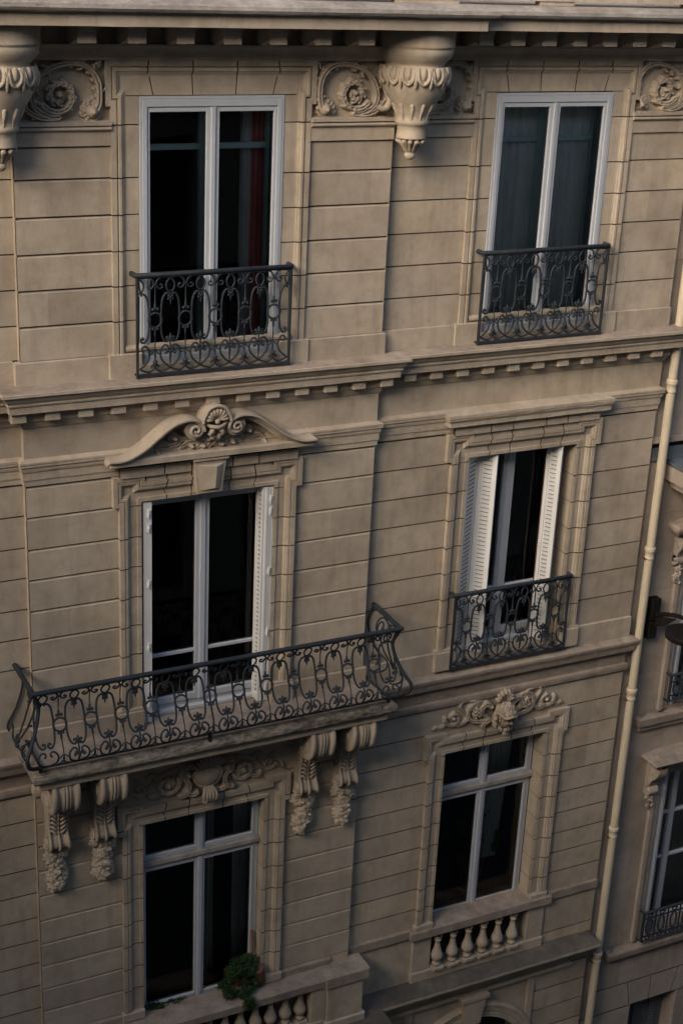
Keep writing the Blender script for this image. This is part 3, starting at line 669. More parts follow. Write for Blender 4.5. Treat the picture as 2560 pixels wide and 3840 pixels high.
# ---------------------------------------------------------------- pendants under the cornice
def pendant():
    m = MB(); rp = [(.50, -.83), (.505, -.84), (.49, -.90), (.495, -.965), (.50, -.975), (.47, -.985), (.485, -1.0), (.47, -1.05), (.41, -1.10), (.375, -1.125), (.37, -1.14)]
    prof = [(r*.75, z) for r, z in rp]
    prof += [(.285, -1.145), (.32, -1.16), (.335, -1.20), (.325, -1.27), (.30, -1.34), (.26, -1.41), (.215, -1.47), (.185, -1.52), (.165, -1.56), (.160, -1.60), (.168, -1.61), (.165, -1.635), (.150, -1.65), (.140, -1.66), (.138, -1.70), (.146, -1.755), (.148, -1.765), (.10, -1.77), (.075, -1.80), (.062, -1.86), (.055, -1.885), (.03, -1.89)]
    m.lathe(0, 0, prof, 40)
    m.ball((0, 0, -1.915), .055, 14, 9, (1, 1, .8))
    for k in range(14):                                # tongues
        a = 2*math.pi*k/14; ca, sa = math.cos(a), math.sin(a)
        def P(u, z, r): return (r*ca-u*sa, r*sa+u*ca, z)
        U = [P(-.048, -1.15, .305), P(-.056, -1.20, .333), P(-.044, -1.25, .335), P(0, -1.285, .328), P(.044, -1.25, .335), P(.056, -1.20, .333), P(.048, -1.15, .305)]
        m.tube(catmull(U, 3), .017, 6); m.ball(P(0, -1.195, .322), .030, 8, 7, (1, 1, 1.9))
        a2 = a+math.pi/14; c2, s2 = math.cos(a2), math.sin(a2)
        m.tube([(r*c2, r*s2, z) for r, z in ((.31, -1.15), (.335, -1.22), (.33, -1.29), (.315, -1.325))], [.024, .024, .018, .004], 5)
    for k in range(12):                                # leaf cups
        a = 2*math.pi*k/12; c2, s2 = math.cos(a), math.sin(a)
        m.tube([(r*c2, r*s2, z) for r, z in ((.155, -1.62), (.172, -1.55), (.205, -1.475), (.222, -1.462), (.220, -1.478))], [.005, .012, .024, .022, .008], 6)
        m.tube([(r*c2, r*s2, z) for r, z in ((.05, -1.88), (.085, -1.82), (.125, -1.785), (.148, -1.79))], [.010, .022, .026, .012], 6)
    return m
p0 = pendant().build('pendant', 'carved', B); p0.location = (6.585, -.13, 0); p0.scale = (.92, .92, 1)
o = p0.copy(); col.objects.link(o); o.parent = B; o.location = (2.915, -.13, 0)

# ---------------------------------------------------------------- carved scroll panels of the top floor
def panel_scroll(cx, sx, y, x0, x1):
    """cx = spiral centre, sx=+1: ball at the left corner"""
    it = []
    it += rinceau(cx, -1.39, .155, R(-150), 1.6, -sx, .030, .095, 11)
    big = [(-.335+.04, -1.53), (-.33, -1.46), (-.335, -1.38), (-.33, -1.30), (-.29, -1.22), (-.22, -1.165), (-.12, -1.145), (-.02, -1.16), (.07, -1.19), (.15, -1.25), (.20, -1.33), (.22, -1.43), (.18, -1.51), (.08, -1.56), (.0, -1.565), (.09, -1.575), (.18, -1.56), (.27, -1.50), (.33, -1.42)]
    P = [(cx+sx*(p.x+.0), p.y) for p in catmull(big, 4)]
    it.append(('s', P, .030, .026, .09, True))
    for k in range(0, len(P)-1, 4):
        a = Vector(P[k]); b = Vector(P[k+1]); d = (b-a).normalized()
        for sg in (1, -1):
            nn = Vector((-d.y, d.x))*sg
            if rnd.random() < .75:
                l = rnd.uniform(.035, .065); e = a+(nn+d*.8).normalized()*l; it.append(('s', [tuple(a), tuple(a.lerp(e, .6)+nn*.008), tuple(e)], .02, .012, .062, False)); it.append(('b', e.x, e.y, .015, .015, 0, .068))
    bx = cx-sx*.275
    it.append(('b', bx, -1.525, .062, .06, 0, .10)); it.append(('b', bx, -1.525, .035, .035, 0, .12)); it.append(('s', [(bx+sx*.07*math.cos(t), -1.525+.07*math.sin(t)) for t in np.linspace(0, 6.28, 20)], .014, .014, .05, False))
    for t in range(6):
        a = R(100-t*30); it.append(('s', [(bx+sx*.06*math.cos(a), -1.53+.06*math.sin(a)), (bx+sx*(.085)*math.cos(a), -1.53+.09*math.sin(a)), (bx+sx*(.095)*math.cos(a+.3), -1.53+.10*math.sin(a+.3))], .016, .010, .055, False))
    it.append(('s', [(cx-sx*.33, -1.15), (cx-sx*.35, -1.13), (cx-sx*.345, -1.16), (cx-sx*.32, -1.19)], .02, .014, .05, False))
    m = MB(); hf(m, x0, x1, -1.595, -1.118, .0068, it, y); return m.build('carved_scroll', 'carved', B)
panel_scroll(6.065, 1, .03, 5.70, 6.47); panel_scroll(3.43, -1, .03, 3.06, 3.825)
panel_scroll(6.975, -1, YR+.03, 6.48, 7.295); panel_scroll(9.47, 1, YR+.03, 9.17, 9.88)
m = MB()                                               # curled leaf standing free beside the pendant
m.tube(catmull([(6.38, .0, -1.30), (6.36, -.05, -1.36), (6.37, -.09, -1.44), (6.35, -.10, -1.50), (6.30, -.09, -1.515), (6.27, -.08, -1.49)], 4), .03, 7); m.build('curled_leaf', 'carved', B)

# ---------------------------------------------------------------- cartouche frieze over the lower left window
it = []
for s in (-1, 1):
    it += rinceau(CL+s*.40, -7.985, .125, R(160), 1.6, s, .028, .06, 10)
    it += rinceau(CL+s*.695, -7.975, .075, R(200), 1.3, -s, .018, .04, 5, .012)
    it.append(('b', CL+s*.40, -7.985, .035, .035, 0, .085))
    for pts, w0, w1, h in (([(.13, -7.82), (.20, -7.80), (.26, -7.84), (.25, -7.92), (.20, -7.97), (.19, -8.05), (.23, -8.12), (.28, -8.13)], .04, .025, .11), ([(.15, -7.90), (.22, -7.93), (.17, -8.0)], .03, .02, .1),
                           ([(.26, -7.84), (.34, -7.83), (.44, -7.86), (.52, -7.90), (.58, -7.97), (.64, -8.04), (.72, -8.05)], .024, .014, .05), ([(.5, -7.88), (.56, -7.84), (.60, -7.86)], .03, .02, .05),
                           ([(.76, -8.0), (.80, -8.03), (.85, -8.06), (.84, -8.02)], .02, .014, .045), ([(.70, -7.9), (.73, -7.87)], .02, .015, .04), ([(.22, -8.1), (.15, -8.14), (.10, -8.12)], .035, .03, .09), ([(.50, -8.08), (.57, -8.10), (.6, -8.06)], .026, .016, .05)):
        it.append(('s', [(CL+s*x, z) for x, z in pts], w0, w1, h, True))
    it.append(('b', CL+s*.24, -7.80, .055, .045, 0, .12)); it.append(('b', CL+s*.21, -7.88, .03, .04, 0, .13))
m = MB(); hf(m, CL-.88, CL+.88, -8.16, -7.72, .0075, it, 0, eps=.003); m.build('frieze_foliage', 'carved', B)
m = MB()
rows = []
for i in range(13):
    t = i/12; rows.append([(CL+.145*math.sin(t*math.pi/2)*math.cos(a)*(1.0), -.06-.075*math.cos(t*math.pi/2), -7.93+.125*math.sin(t*math.pi/2)*(math.sin(a)*(1 if math.sin(a) < 0 else .85)+.12*abs(math.cos(a))**3)) for a in [2*math.pi*k/28 for k in range(28)]])
m.grid(rows, .5, True, True)
m.tube([(x, -.075, z) for x, y, z in rows[-1]]+[(rows[-1][0][0], -.075, rows[-1][0][2])], .020, 7)
for k in range(7):                                     # shell above, pendant leaf below
    a = R(30+20*k); m.tube([(CL+.05*math.cos(a), -.10, -7.83+.03*math.sin(a)), (CL+.13*math.cos(a), -.15, -7.80+.09*math.sin(a)), (CL+.15*math.cos(a), -.12, -7.79+.11*math.sin(a))], [.014, .022, .014], 6)
for dx in (-.06, -.03, 0, .03, .06):
    m.tube(catmull([(CL+dx*.5, -.08, -8.05), (CL+dx, -.14, -8.09), (CL+dx*1.1, -.15, -8.15), (CL+dx*.7, -.12, -8.21)], 3), [.018]*10, 6)
m.ball((CL-.045, -.13, -8.19), .035, 8, 6); m.build('cartouche', 'carved', B)

# ---------------------------------------------------------------- carved head over the lower right window
MX = 8.24
it = []
for s in (-1, 1):
    it += rinceau(MX+s*.60, -7.965, .105, R(170), 1.35, -s, .026, .06, 3, .018)
    for pts, w0, w1, h in (([(.16, -8.05), (.22, -8.07), (.30, -8.06), (.38, -8.03), (.42, -7.95), (.40, -7.87), (.34, -7.83), (.27, -7.83), (.22, -7.88)], .032, .018, .075), ([(.42, -7.98), (.48, -7.90), (.52, -7.84), (.50, -7.80)], .022, .016, .055),
                           ([(.42, -8.0), (.48, -8.05), (.55, -8.06), (.52, -8.02)], .028, .018, .06), ([(.70, -8.03), (.76, -8.06), (.80, -8.04), (.83, -8.06)], .022, .016, .045), ([(.14, -7.90), (.2, -7.86), (.25, -7.90), (.24, -7.98), (.18, -8.02)], .04, .025, .09),
                           ([(.15, -8.06), (.22, -8.11), (.2, -8.18)], .04, .022, .085), ([(.3, -7.85), (.34, -7.80), (.4, -7.8)], .02, .014, .06)):
        it.append(('s', [(MX+s*x, z) for x, z in pts], w0, w1, h, True))
    for k in range(14):
        a = k*2.4; q = .012*math.sqrt(k)*1.15; it.append(('b', MX+s*(.31+q*math.cos(a)), -7.945+q*math.sin(a)*1.3, .017, .017, 0, .085))
    for k in range(8):
        a = R(20+22*k); it.append(('s', [(MX+s*(.31+.05*math.cos(a)), -7.93+.06*math.sin(a)), (MX+s*(.31+.085*math.cos(a)), -7.93+.10*math.sin(a))], .016, .011, .05, False))
m = MB(); hf(m, MX-.9, MX+.9, -8.22, -7.74, .0075, it, YR, eps=.003); m.build('head_foliage', 'carved', B)
m = MB()                                               # the head itself: one continuous ellipsoid with features, turned to the right and down
def face(th, ph):
    """th 0 top..pi bottom, ph 0 = straight ahead"""
    r = 1.0; z = math.cos(th); a = ph
    g = lambda a0, z0, sa, sz: math.exp(-((a-a0)/sa)**2-((z-z0)/sz)**2)
    r += .42*g(0, -.12, .15, .13)+.22*g(0, .10, .12, .18)          # nose
    r += .12*g(.0, .32, .75, .09)                                   # brow
    r -= .07*(g(.38, .15, .2, .1)+g(-.38, .15, .2, .1))             # eye sockets
    r += .07*(g(.38, .13, .12, .06)+g(-.38, .13, .12, .06))         # eyes
    r += .10*(g(.0, -.36, .3, .045)+g(.0, -.46, .24, .05))          # lips
    r -= .08*g(0, -.41, .28, .02)
    r += .16*g(0, -.70, .4, .16)                                    # chin
    r += .10*(g(.55, -.18, .3, .22)+g(-.55, -.18, .3, .22))           # cheeks
    return r
HM = Matrix.Rotation(R(22), 3, 'Z') @ Matrix.Rotation(R(14), 3, 'X')
hc = Vector((MX, YR-.13, -8.03)); rows = []
for i in range(31):
    th = math.pi*i/30; row = []
    for kx in range(48):
        ph = -math.pi+2*math.pi*kx/48; q = face(th, ph)
        row.append(hc+HM@Vector((.075*q*math.sin(th)*math.sin(ph), -.085*q*math.sin(th)*math.cos(ph), .112*q*math.cos(th) if abs(ph) > 1.5 else .112*(1+(q-1)*.3)*math.cos(th))))
    rows.append(row)
m.grid(rows, .6, True, True)
for k in range(95):                                    # curls of hair and beard
    a = rnd.uniform(-2.3, 2.3); zz = rnd.uniform(.045, .085) if abs(a) < 1.0 else rnd.uniform(-.12, .09)
    p = hc+HM@Vector((.088*math.sin(a), -.092*math.cos(a), zz)); m.ball(tuple(p), rnd.uniform(.010, .017), 6, 5, (1, 1, 1.2))
for k in range(34):
    a = rnd.uniform(-1.4, 1.4); zz = -.10-rnd.uniform(.0, .075)*(1-abs(a)*.3)
    p = hc+HM@Vector((.062*math.sin(a), -.085*math.cos(a)+.01, zz)); m.tube([tuple(p+Vector((0, 0, .02))), tuple(p+Vector((.006, -.008, 0))), tuple(p+Vector((-.006, 0, -.025)))], [.012, .015, .006], 5)
rows = []                                              # lion skin helmet with crest
for i in range(12):
    t = i/11; rows.append([tuple(hc+Vector((.112*math.sin(t*1.75)*math.sin(a), -.10*math.sin(t*1.75)*math.cos(a)+.01-.035*max(0, math.cos(a))*t**3, .095+.07*math.cos(t*1.75)+.012*math.sin(a*7)*t))) for a in [2*math.pi*k/28 for k in range(28)]])
m.grid(rows, .5, True, True)
for k in range(120):
    a = rnd.uniform(-3.1, 3.1); t = rnd.uniform(.15, 1); p = hc+Vector((.108*math.sin(t*1.75)*math.sin(a), -.10*math.sin(t*1.75)*math.cos(a)+.005-.03*max(0, math.cos(a))*t**3, .095+.07*math.cos(t*1.75)))
    m.ball(tuple(p), rnd.uniform(.012, .022), 6, 5, (1, 1, rnd.uniform(.8, 1.5)))
m.tube([tuple(hc+Vector((.105*math.sin(a), -.145*math.cos(a)*(1 if abs(a) < 1.2 else .8), .075+.012*math.cos(a*5)))) for a in [R(-100+200*k/24) for k in range(25)]], .016, 7)
for k in range(7):
    a = R(15+25*k); m.tube([tuple(hc+Vector((.05*math.cos(a), .06, .17+.05*math.sin(a)))), tuple(hc+Vector((.10*math.cos(a), .02, .20+.11*math.sin(a)))), tuple(hc+Vector((.105*math.cos(a), .05, .20+.125*math.sin(a))))], [.02, .03, .02], 6)
for s in (-1, 1):
    m.tube([tuple(hc+Vector((s*.10, .03, .08))), tuple(hc+Vector((s*.13, .0, .0))), tuple(hc+Vector((s*.12, .0, -.09))), tuple(hc+Vector((s*.08, .0, -.15)))], [.03, .035, .028, .015], 7)
    m.ball(tuple(hc+Vector((s*.135, -.02, .03))), .03, 8, 6)
m.build('carved_head', 'carved', B)

# ---------------------------------------------------------------- windows
def rect_frame(m, x0, x1, z0, z1, y0, y1, wl_, wr, wt, wb):
    m.bevbox(x0, x0+wl_, y0, y1, z0, z1, .004); m.bevbox(x1-wr, x1, y0, y1, z0, z1, .004)
    if wt: m.bevbox(x0+wl_, x1-wr, y0, y1, z1-wt, z1, .004)
    if wb: m.bevbox(x0+wl_, x1-wr, y0, y1, z0, z0+wb, .004)
def pane(x0, x1, z0, z1, y, parent):
    m = MB(); m.quad([(x0, y, z0), (x1, y, z0), (x1, y, z1), (x0, y, z1)]); return m.build('pane', 'glass', parent)
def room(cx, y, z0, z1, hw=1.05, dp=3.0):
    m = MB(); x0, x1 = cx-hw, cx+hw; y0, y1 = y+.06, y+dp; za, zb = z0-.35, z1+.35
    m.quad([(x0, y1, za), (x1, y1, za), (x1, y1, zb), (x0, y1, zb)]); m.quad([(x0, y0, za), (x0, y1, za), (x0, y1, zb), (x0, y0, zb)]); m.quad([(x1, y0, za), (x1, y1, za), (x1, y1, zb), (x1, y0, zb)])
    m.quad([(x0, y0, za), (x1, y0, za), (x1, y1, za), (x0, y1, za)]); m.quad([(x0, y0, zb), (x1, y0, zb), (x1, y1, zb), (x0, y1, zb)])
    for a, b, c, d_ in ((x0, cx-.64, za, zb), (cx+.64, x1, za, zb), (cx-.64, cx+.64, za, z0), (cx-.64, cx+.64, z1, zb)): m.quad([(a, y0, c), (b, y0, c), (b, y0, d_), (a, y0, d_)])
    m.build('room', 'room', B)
def window_top(cx, yw, z0, z1):
    x0, x1 = cx-.652, cx+.652; y = yw-.012
    m = MB(); rect_frame(m, x0, x1, z0, z1, y, y+.05, .024, .024, .024, 0); rect_frame(m, x0+.024, x1-.024, z0, z1-.024, y-.006, y+.05, .043, .043, .062, .06)
    w = m.build('window', 'white', B)
    for s in (-1, 1):
        a, b = (x0+.067, cx-.004) if s < 0 else (cx+.004, x1-.067)
        m = MB(); rect_frame(m, a, b, z0+.06, z1-.088, y+.008, y+.055, .028 if s < 0 else .055, .055 if s < 0 else .028, .042, .07)
        if s > 0: m.bevbox(cx-.022, cx+.022, y-.008, y+.01, z0+.06, z1-.088, .006)
        c = m.build('casement', 'white', w); pane(a+(.028 if s < 0 else .055), b-(.055 if s < 0 else .028), z0+.13, z1-.13, y+.03, c)
    yi = yw+.20                                        # old painted inner window behind
    m = MB(); rect_frame(m, cx-.62, cx+.612, z0, z1+.0, yi, yi+.05, .05, .03, .04, .1); m.box(cx-.045, cx+.045, yi-.01, yi+.04, z0, z1)
    zz = -1.82*(1+(yi+0)/12)
    for a, b in ((cx-.57, cx-.045), (cx+.045, cx+.585)): m.bevbox(a, b, yi-.012, yi+.04, zz-.022, zz+.026, .004)
    m.build('inner_window', 'teal', w)
    m = MB(); m.box(cx-.66, cx-.62, yw+.04, yi+.2, z0, z1, .3); m.box(cx+.62, cx+.66, yw+.04, yi+.2, z0, z1, .3); m.build('window_lining', 'oldwhite', w)
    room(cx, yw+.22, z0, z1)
    s_ = MB(); s_.bevbox(cx-.655, cx+.655, yw-.05, yw+.4, -3.80, z0, .005); s_.build('window_sill', 'stone', B)
window_top(CL, 0, -3.665, -1.405); window_top(CR, YR, -3.665, -1.41)
def window_mid(cx, y, z0, z1, zb, door):
    x0, x1 = cx-.65, cx+.65
    m = MB(); rect_frame(m, x0, x1, z0, z1, y, y+.07, .05, .05, .05, .05); w = m.build('window', 'white', B)
    for s in (-1, 1):
        a, b = (x0+.05, cx-.004) if s < 0 else (cx+.004, x1-.05)
        m = MB(); rect_frame(m, a, b, z0+.05, z1-.05, y-.018, y+.05, .035 if s < 0 else .065, .065 if s < 0 else .035, .05, .07)
        m.bevbox(a+.03, b-.03, y-.01, y+.045, zb-.017, zb+.017, .004)
        if s > 0: m.bevbox(cx-.03, cx+.03, y-.034, y-.012, z0+.05, z1-.05, .008)
        c = m.build('casement', 'white' if door else 'oldwhite', w)
        a2, b2 = a+(.035 if s < 0 else .065), b-(.065 if s < 0 else .035)
        pane(a2, b2, z0+.12, zb-.017, y+.015, c); pane(a2, b2, zb+.017, z1-.10, y+.015, c)
    m = MB(); m.bevbox(x0, x1, y-.05, y+.05, z0-.055, z0, .012); m.build('weather_bar', 'oldwhite', w)
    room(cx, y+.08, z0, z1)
window_mid(CL, .155, -7.215, -4.97, -6.634, True); window_mid(CR, .32, -7.20, -4.97, -6.60, False)
for cx, y, z in ((CR, YR, -7.26),):
    m = MB(); m.bevbox(cx-.655, cx+.655, y-.03, y+.5, z-.14, z, .005); m.build('window_sill', 'stone', B)
def window_low(cx, y, z1, zt, z0, floor):
    x0, x1 = cx-.65, cx+.65
    m = MB(); rect_frame(m, x0, x1, floor, z1, y, y+.07, .04, .05, .03, 0)
    m.bevbox(cx-.028, cx+.028, y-.03, y+.05, zt+.03, z1, .008); w = m.build('window', 'white', B)
    m = MB()                                           # stained transom with sloping top
    m.grid([[(x0+.0, y, zt+.048), (x1, y, zt+.048)], [(x0, y-.045, zt+.03), (x1, y-.045, zt+.03)], [(x0, y-.05, zt-.01), (x1, y-.05, zt-.01)], [(x0, y-.015, zt-.03), (x1, y-.015, zt-.03)], [(x0, y, zt-.055), (x1, y, zt-.055)]], .5, False)
    m.build('transom', 'stained', w)
    for s in (-1, 1):
        a, b = (x0+.04, cx-.003) if s < 0 else (cx+.003, x1-.05)
        m = MB(); rect_frame(m, a, b, zt+.045, z1-.03, y-.01, y+.05, .025 if s < 0 else .05, .05 if s < 0 else .025, .02, .045)
        c = m.build('top_light', 'white', w); pane(a+.02, b-.02, zt+.08, z1-.04, y+.02, c)
        m = MB(); rect_frame(m, a, b, z0, zt-.045, y-.012, y+.05, .025 if s < 0 else .05, .05 if s < 0 else .025, .05, .07)
        if s > 0: m.bevbox(cx-.026, cx+.026, y-.028, y-.01, z0, zt-.045, .008)
        c = m.build('casement', 'white', w); pane(a+.02, b-.02, z0+.06, zt-.09, y+.02, c)
    m = MB(); m.box(x0, x1, y+.03, y+.05, floor, z0); m.build('lower_panel', 'room', w)
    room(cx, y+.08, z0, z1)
M['stained'] = paint('stained_transom', (.27, .245, .225), .7, .3, .5)
window_low(CL, .125, -8.40, -8.955, -10.79, -11.4); window_low(CR, .275, -8.41, -9.06, -10.72, -11.3)

# ---------------------------------------------------------------- folding shutters
def shutter_leaf(a, b, z0, z1, slats=True, mat='shutter', par=None):
    """leaf standing between plan points a and b"""
    a = Vector(a); b = Vector(b); d = (b-a); L = d.length; d.normalize(); nrm = Vector((-d.y, d.x)); t = .014
    m = MB()
    def P(u, v, z): q = a+d*u+nrm*v; return (q.x, q.y, z)
    def bx(u0, u1, v0, v1, za, zb_):
        p = [P(u0, v0, za), P(u1, v0, za), P(u1, v1, za), P(u0, v1, za), P(u0, v0, zb_), P(u1, v0, zb_), P(u1, v1, zb_), P(u0, v1, zb_)]
        for q in ((0,1,5,4),(1,2,6,5),(2,3,7,6),(3,0,4,7),(4,5,6,7),(3,2,1,0)): m.quad([p[i] for i in q])
    e = min(.035, L*.22)
    bx(0, e, -t, t, z0, z1); bx(L-e, L, -t, t, z0, z1); bx(e, L-e, -t, t, z1-.045, z1); bx(e, L-e, -t, t, z0, z0+.06)
    if slats:
        n = int((z1-z0-.12)/.047); sl_ = []
        bx(e, L-e, -.003, .003, z0+.06, z1-.045)
        for k in range(n):
            z = z0+.072+.047*k
            for sg in (1, -1):                         # pressed louvre: bulging lip with a slot beneath
                u0, u1 = e+.012, L-e-.012
                m.grid([[P(u0, sg*.003, z), P(u1, sg*.003, z)], [P(u0+.006, sg*.006, z+.018), P(u1-.006, sg*.006, z+.018)], [P(u0+.008, sg*.0095, z+.032), P(u1-.008, sg*.0095, z+.032)]], .5, True)
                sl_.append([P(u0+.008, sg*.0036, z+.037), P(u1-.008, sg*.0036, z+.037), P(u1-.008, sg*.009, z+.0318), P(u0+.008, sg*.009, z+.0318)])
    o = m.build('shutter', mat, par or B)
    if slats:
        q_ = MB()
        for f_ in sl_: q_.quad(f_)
        q_.build('louvre_slot_shade', 'room', o, kind='stuff')  # slots closed by near-black faces, their shade put into the colour
    return o
def hinge(x, y, z, par):
    m = MB(); m.bevbox(x-.010, x+.012, y-.008, y+.006, z-.045, z, .002); m.bevbox(x-.022, x-.006, y-.007, y+.006, z-.075, z-.035, .002); m.tube([(x-.006, y-.006, z-.08), (x-.006, y-.006, z+.006)], .006, 6); return m.build('hinge', 'shutter', par)
zt, zb = -4.975, -7.25
for x in (4.135, 4.162, 4.188):
    o = shutter_leaf((x, .13), (x, -.005+.0*x), zb, zt)
for z in (-5.05, -5.19, -5.75, -6.4, -7.0): hinge(4.176, -.012, z, o)
o = shutter_leaf((5.305, .135), (5.318, -.0), zb, zt)
for x in (5.345, 5.368, 5.392): o = shutter_leaf((x, .10), (x, -.012), zb, zt, False)
for z in (-5.06, -5.18, -5.8, -6.45, -7.05): hinge(5.382, -.018, z, o)
zt, zb = -4.985, -7.24
shutter_leaf((7.592, .10), (7.80, .235), zb, zt); o = shutter_leaf((7.815, .235), (7.945, .085), zb, zt)
for z in (-5.1, -5.7, -6.6): hinge(7.808, .225, z, o)
o = shutter_leaf((8.65, .235), (8.738, .085), zb, zt)
m = MB(); m.box(8.640, 8.652, .238, .252, -7.2, -5.0); m.build('rusty_edge', 'rust', o)
for z in (-5.12, -6.1): hinge(8.652, .215, z, o)

# ---------------------------------------------------------------- wrought iron railings
PX, PZ = 997., 1036.
CURL = [(-10, 160), (18, 148), (34, 118), (38, 92), (30, 62), (5, 37), (-35, 22), (-75, 20), (-110, 37), (-127, 70), (-121, 100), (-100, 122), (-78, 116), (-71, 98), (-84, 84), (-97, 92)]
OVAL = [(-10, 182), (-25, 166), (-48, 174), (-70, 215), (-80, 280), (-84, 350), (-84, 430), (-82, 500), (-72, 560), (-52, 598), (-30, 606), (-13, 592), (-16, 568), (-32, 566), (-36, 582)]
HEART = [(-38, 690), (-22, 676), (-26, 648), (-52, 640), (-80, 668), (-90, 712), (-80, 765), (-45, 812), (0, 848), (50, 872), (92, 878), (122, 858), (133, 836), (122, 818), (106, 826), (108, 840)]
LINK = [(-86, 716), (-108, 712), (-120, 700), (-138, 690), (-156, 700), (-168, 712), (-190, 716)]
def V2(l, sx=1, ox=0): return [(ox+sx*a/PX, -b/PZ) for a, b in l]
def railing(name, label_unused, pitch, n, centers, half, mp, post_ends, zt, zb, hand):
    """mp(u, v, w): u along, v height below the handrail, w towards the street"""
    kx = pitch/.2775
    main = MB()
    def tb(m, pts, r, k=4, ns=5): 
        q = catmull([(a*kx if False else a, b, 0) for a, b in pts], k); m.tube([mp(p.x, p.y, 0) for p in q], r, ns)
    ringo = []; fin = []
    mids = [c+pitch/2 for c in centers[:-1]]; mids = [centers[0]-pitch/2]+mids+[centers[-1]+pitch/2]
    for q, u in enumerate(mids):
        edge = q in (0, len(mids)-1)
        for sx in (1, -1):
            if edge and ((q == 0 and sx == 1) or (q > 0 and sx == -1)): pass
            for C, r in ((CURL, .0088), (OVAL, .0108), (HEART, .0098)):
                pts = [(u+sx*a/PX*kx, -b/PZ) for a, b in C]
                if edge: pts = [(a, b) for a, b in pts if (a > -half+.004 if q == 0 else a < half-.004)]
                if len(pts) > 2: tb(main, pts, r, 3)
        if edge: continue
        m = MB()
        def bl(a, b, r, sq=(1, 1, 1)): m.ball(mp(u+a/PX, -b/PZ, .004), r, 6, 5, sq)
        for a, b, r in ((0, 172, .010), (-16, 192, .013), (16, 192, .013), (0, 205, .016), (-19, 218, .012), (19, 218, .012), (0, 232, .012)): bl(a, b, r)
        m.tube([mp(u, -235/PZ, .004), mp(u, -275/PZ, .004)], [.011, .002], 5)
        m.build('pendant_leaf', 'iron', RP[0])
        m = MB()
        m.tube([mp(u, -528/PZ, .004), mp(u, -545/PZ, .004), mp(u, -575/PZ, .004)], [.002, .012, .012], 5)
        for a, b, r in ((0, 572, .017), (-20, 590, .014), (20, 590, .014), (0, 600, .014), (0, 640, .012), (-22, 668, .012), (22, 668, .012), (-40, 706, .018), (40, 706, .018), (0, 700, .019), (-20, 690, .014), (20, 690, .014), (0, 730, .013), (0, 748, .011)): bl(a, b, r)
        m.tube([mp(u, -590/PZ, 0), mp(u, -700/PZ, 0), mp(u, -760/PZ, 0), mp(u, -845/PZ, 0)], [.007, .007, .011, .004], 5)
        m.build('palmette', 'iron', RP[0])
    for u in centers:
        m = MB(); m.tube([mp(u+.060*math.cos(t)*min(kx, 1.02), -.391+.064*math.sin(t), 0) for t in np.linspace(0, 2*math.pi, 25)], .0105, 6, cap=False); m.build('ring', 'iron', RP[0])
        m = MB()
        def bl(a, b, r, sq=(1, 1, 1)): m.ball(mp(u+a/PX, -b/PZ, .004), r, 6, 5, sq)
        m.tube([mp(u, -.07, 0), mp(u, -.16, 0), mp(u, -.245, 0), mp(u, -.25, 0), mp(u, -.275, 0), mp(u, -.31, 0)], [.006, .006, .006, .011, .012, .008], 5)
        for a, b, r in ((0, 82, .010), (-20, 305, .016), (20, 305, .016), (0, 296, .013)): bl(a, b, r)
        m.build('spindle', 'iron', RP[0]); m = MB()
        m.tube([mp(u, -.475, 0), mp(u, -.50, 0), mp(u, -.525, 0), mp(u, -.53, 0), mp(u, -.60, 0), mp(u, -.675, 0)], [.012, .011, .011, .006, .006, .006], 5)
        for a, b, r in ((-22, 484, .013), (22, 484, .013), (0, 492, .014)): bl(a, b, r)
        m.tube([mp(u, -.675, 0), mp(u, -.70, 0), mp(u, -.735, 0), mp(u, -.745, 0)], [.005, .012, .008, .012], 5); bl(0, 790, .026, (1, 1, .8)); bl(0, 815, .014)
        for sx in (1, -1): tb(m, [(u+sx*a/PX*kx, -b/PZ) for a, b in ((0, 690), (16, 696), (28, 712), (50, 716))], .0065, 2)
        m.build('spindle', 'iron', RP[0])
    return main
RP = [None]
def straight_rail(cx, y, z_top, z_bot, wall, half=.7145):
    H = (z_top-z_bot)/.875
    def mp(u, v, w): return (cx+u, y-w, z_top+v*H)
    pitch = .2775; cs = [(k-2)*pitch for k in range(5)]
    fr = MB()
    fr.bevbox(cx-half, cx+half, y-.010, y+.010, z_bot-.012, z_bot+.014, .003)
    for s in (-1, 1): fr.bevbox(cx+s*half-.011, cx+s*half+.011, y-.011, y+.011, z_bot-.02, z_top, .003); 
    fr.bevbox(cx-half, cx+half, y-.008, y+.008, z_top-.022, z_top-.012, .002)
    for s in (-1, 1): fr.tube([(cx+s*half, y, z_bot), (cx+s*half, wall+.02, z_bot)], .010, 5)
    for u in cs:
        for du in (-.05, .05): fr.ball((cx+u+du, y, z_bot+.016), .009, 5, 4)
    o = fr.build('railing', 'iron', B); RP[0] = o
    railing('railing', '', pitch, 5, cs, half, mp, True, z_top, z_bot, None).build('scrollwork', 'iron', o)
    h = MB(); e = half+.012
    P = [(cx-e-.005, wall+.03, z_top), (cx-e, y+.015, z_top), (cx-e+.004, y, z_top), (cx+e-.004, y, z_top), (cx+e, y+.015, z_top), (cx+e+.005, wall+.03, z_top)]
    h.tube([(a, b, c+.004) for a, b, c in P], .022, 8, flat=(.62, 1) if False else None); h.build('handrail', 'iron', o)
straight_rail(CL, -.113, -2.868, -3.745, 0); straight_rail(CR, -.026, -2.874, -3.750, YR); straight_rail(CR-.005, -.003, -6.462, -7.315, YR)
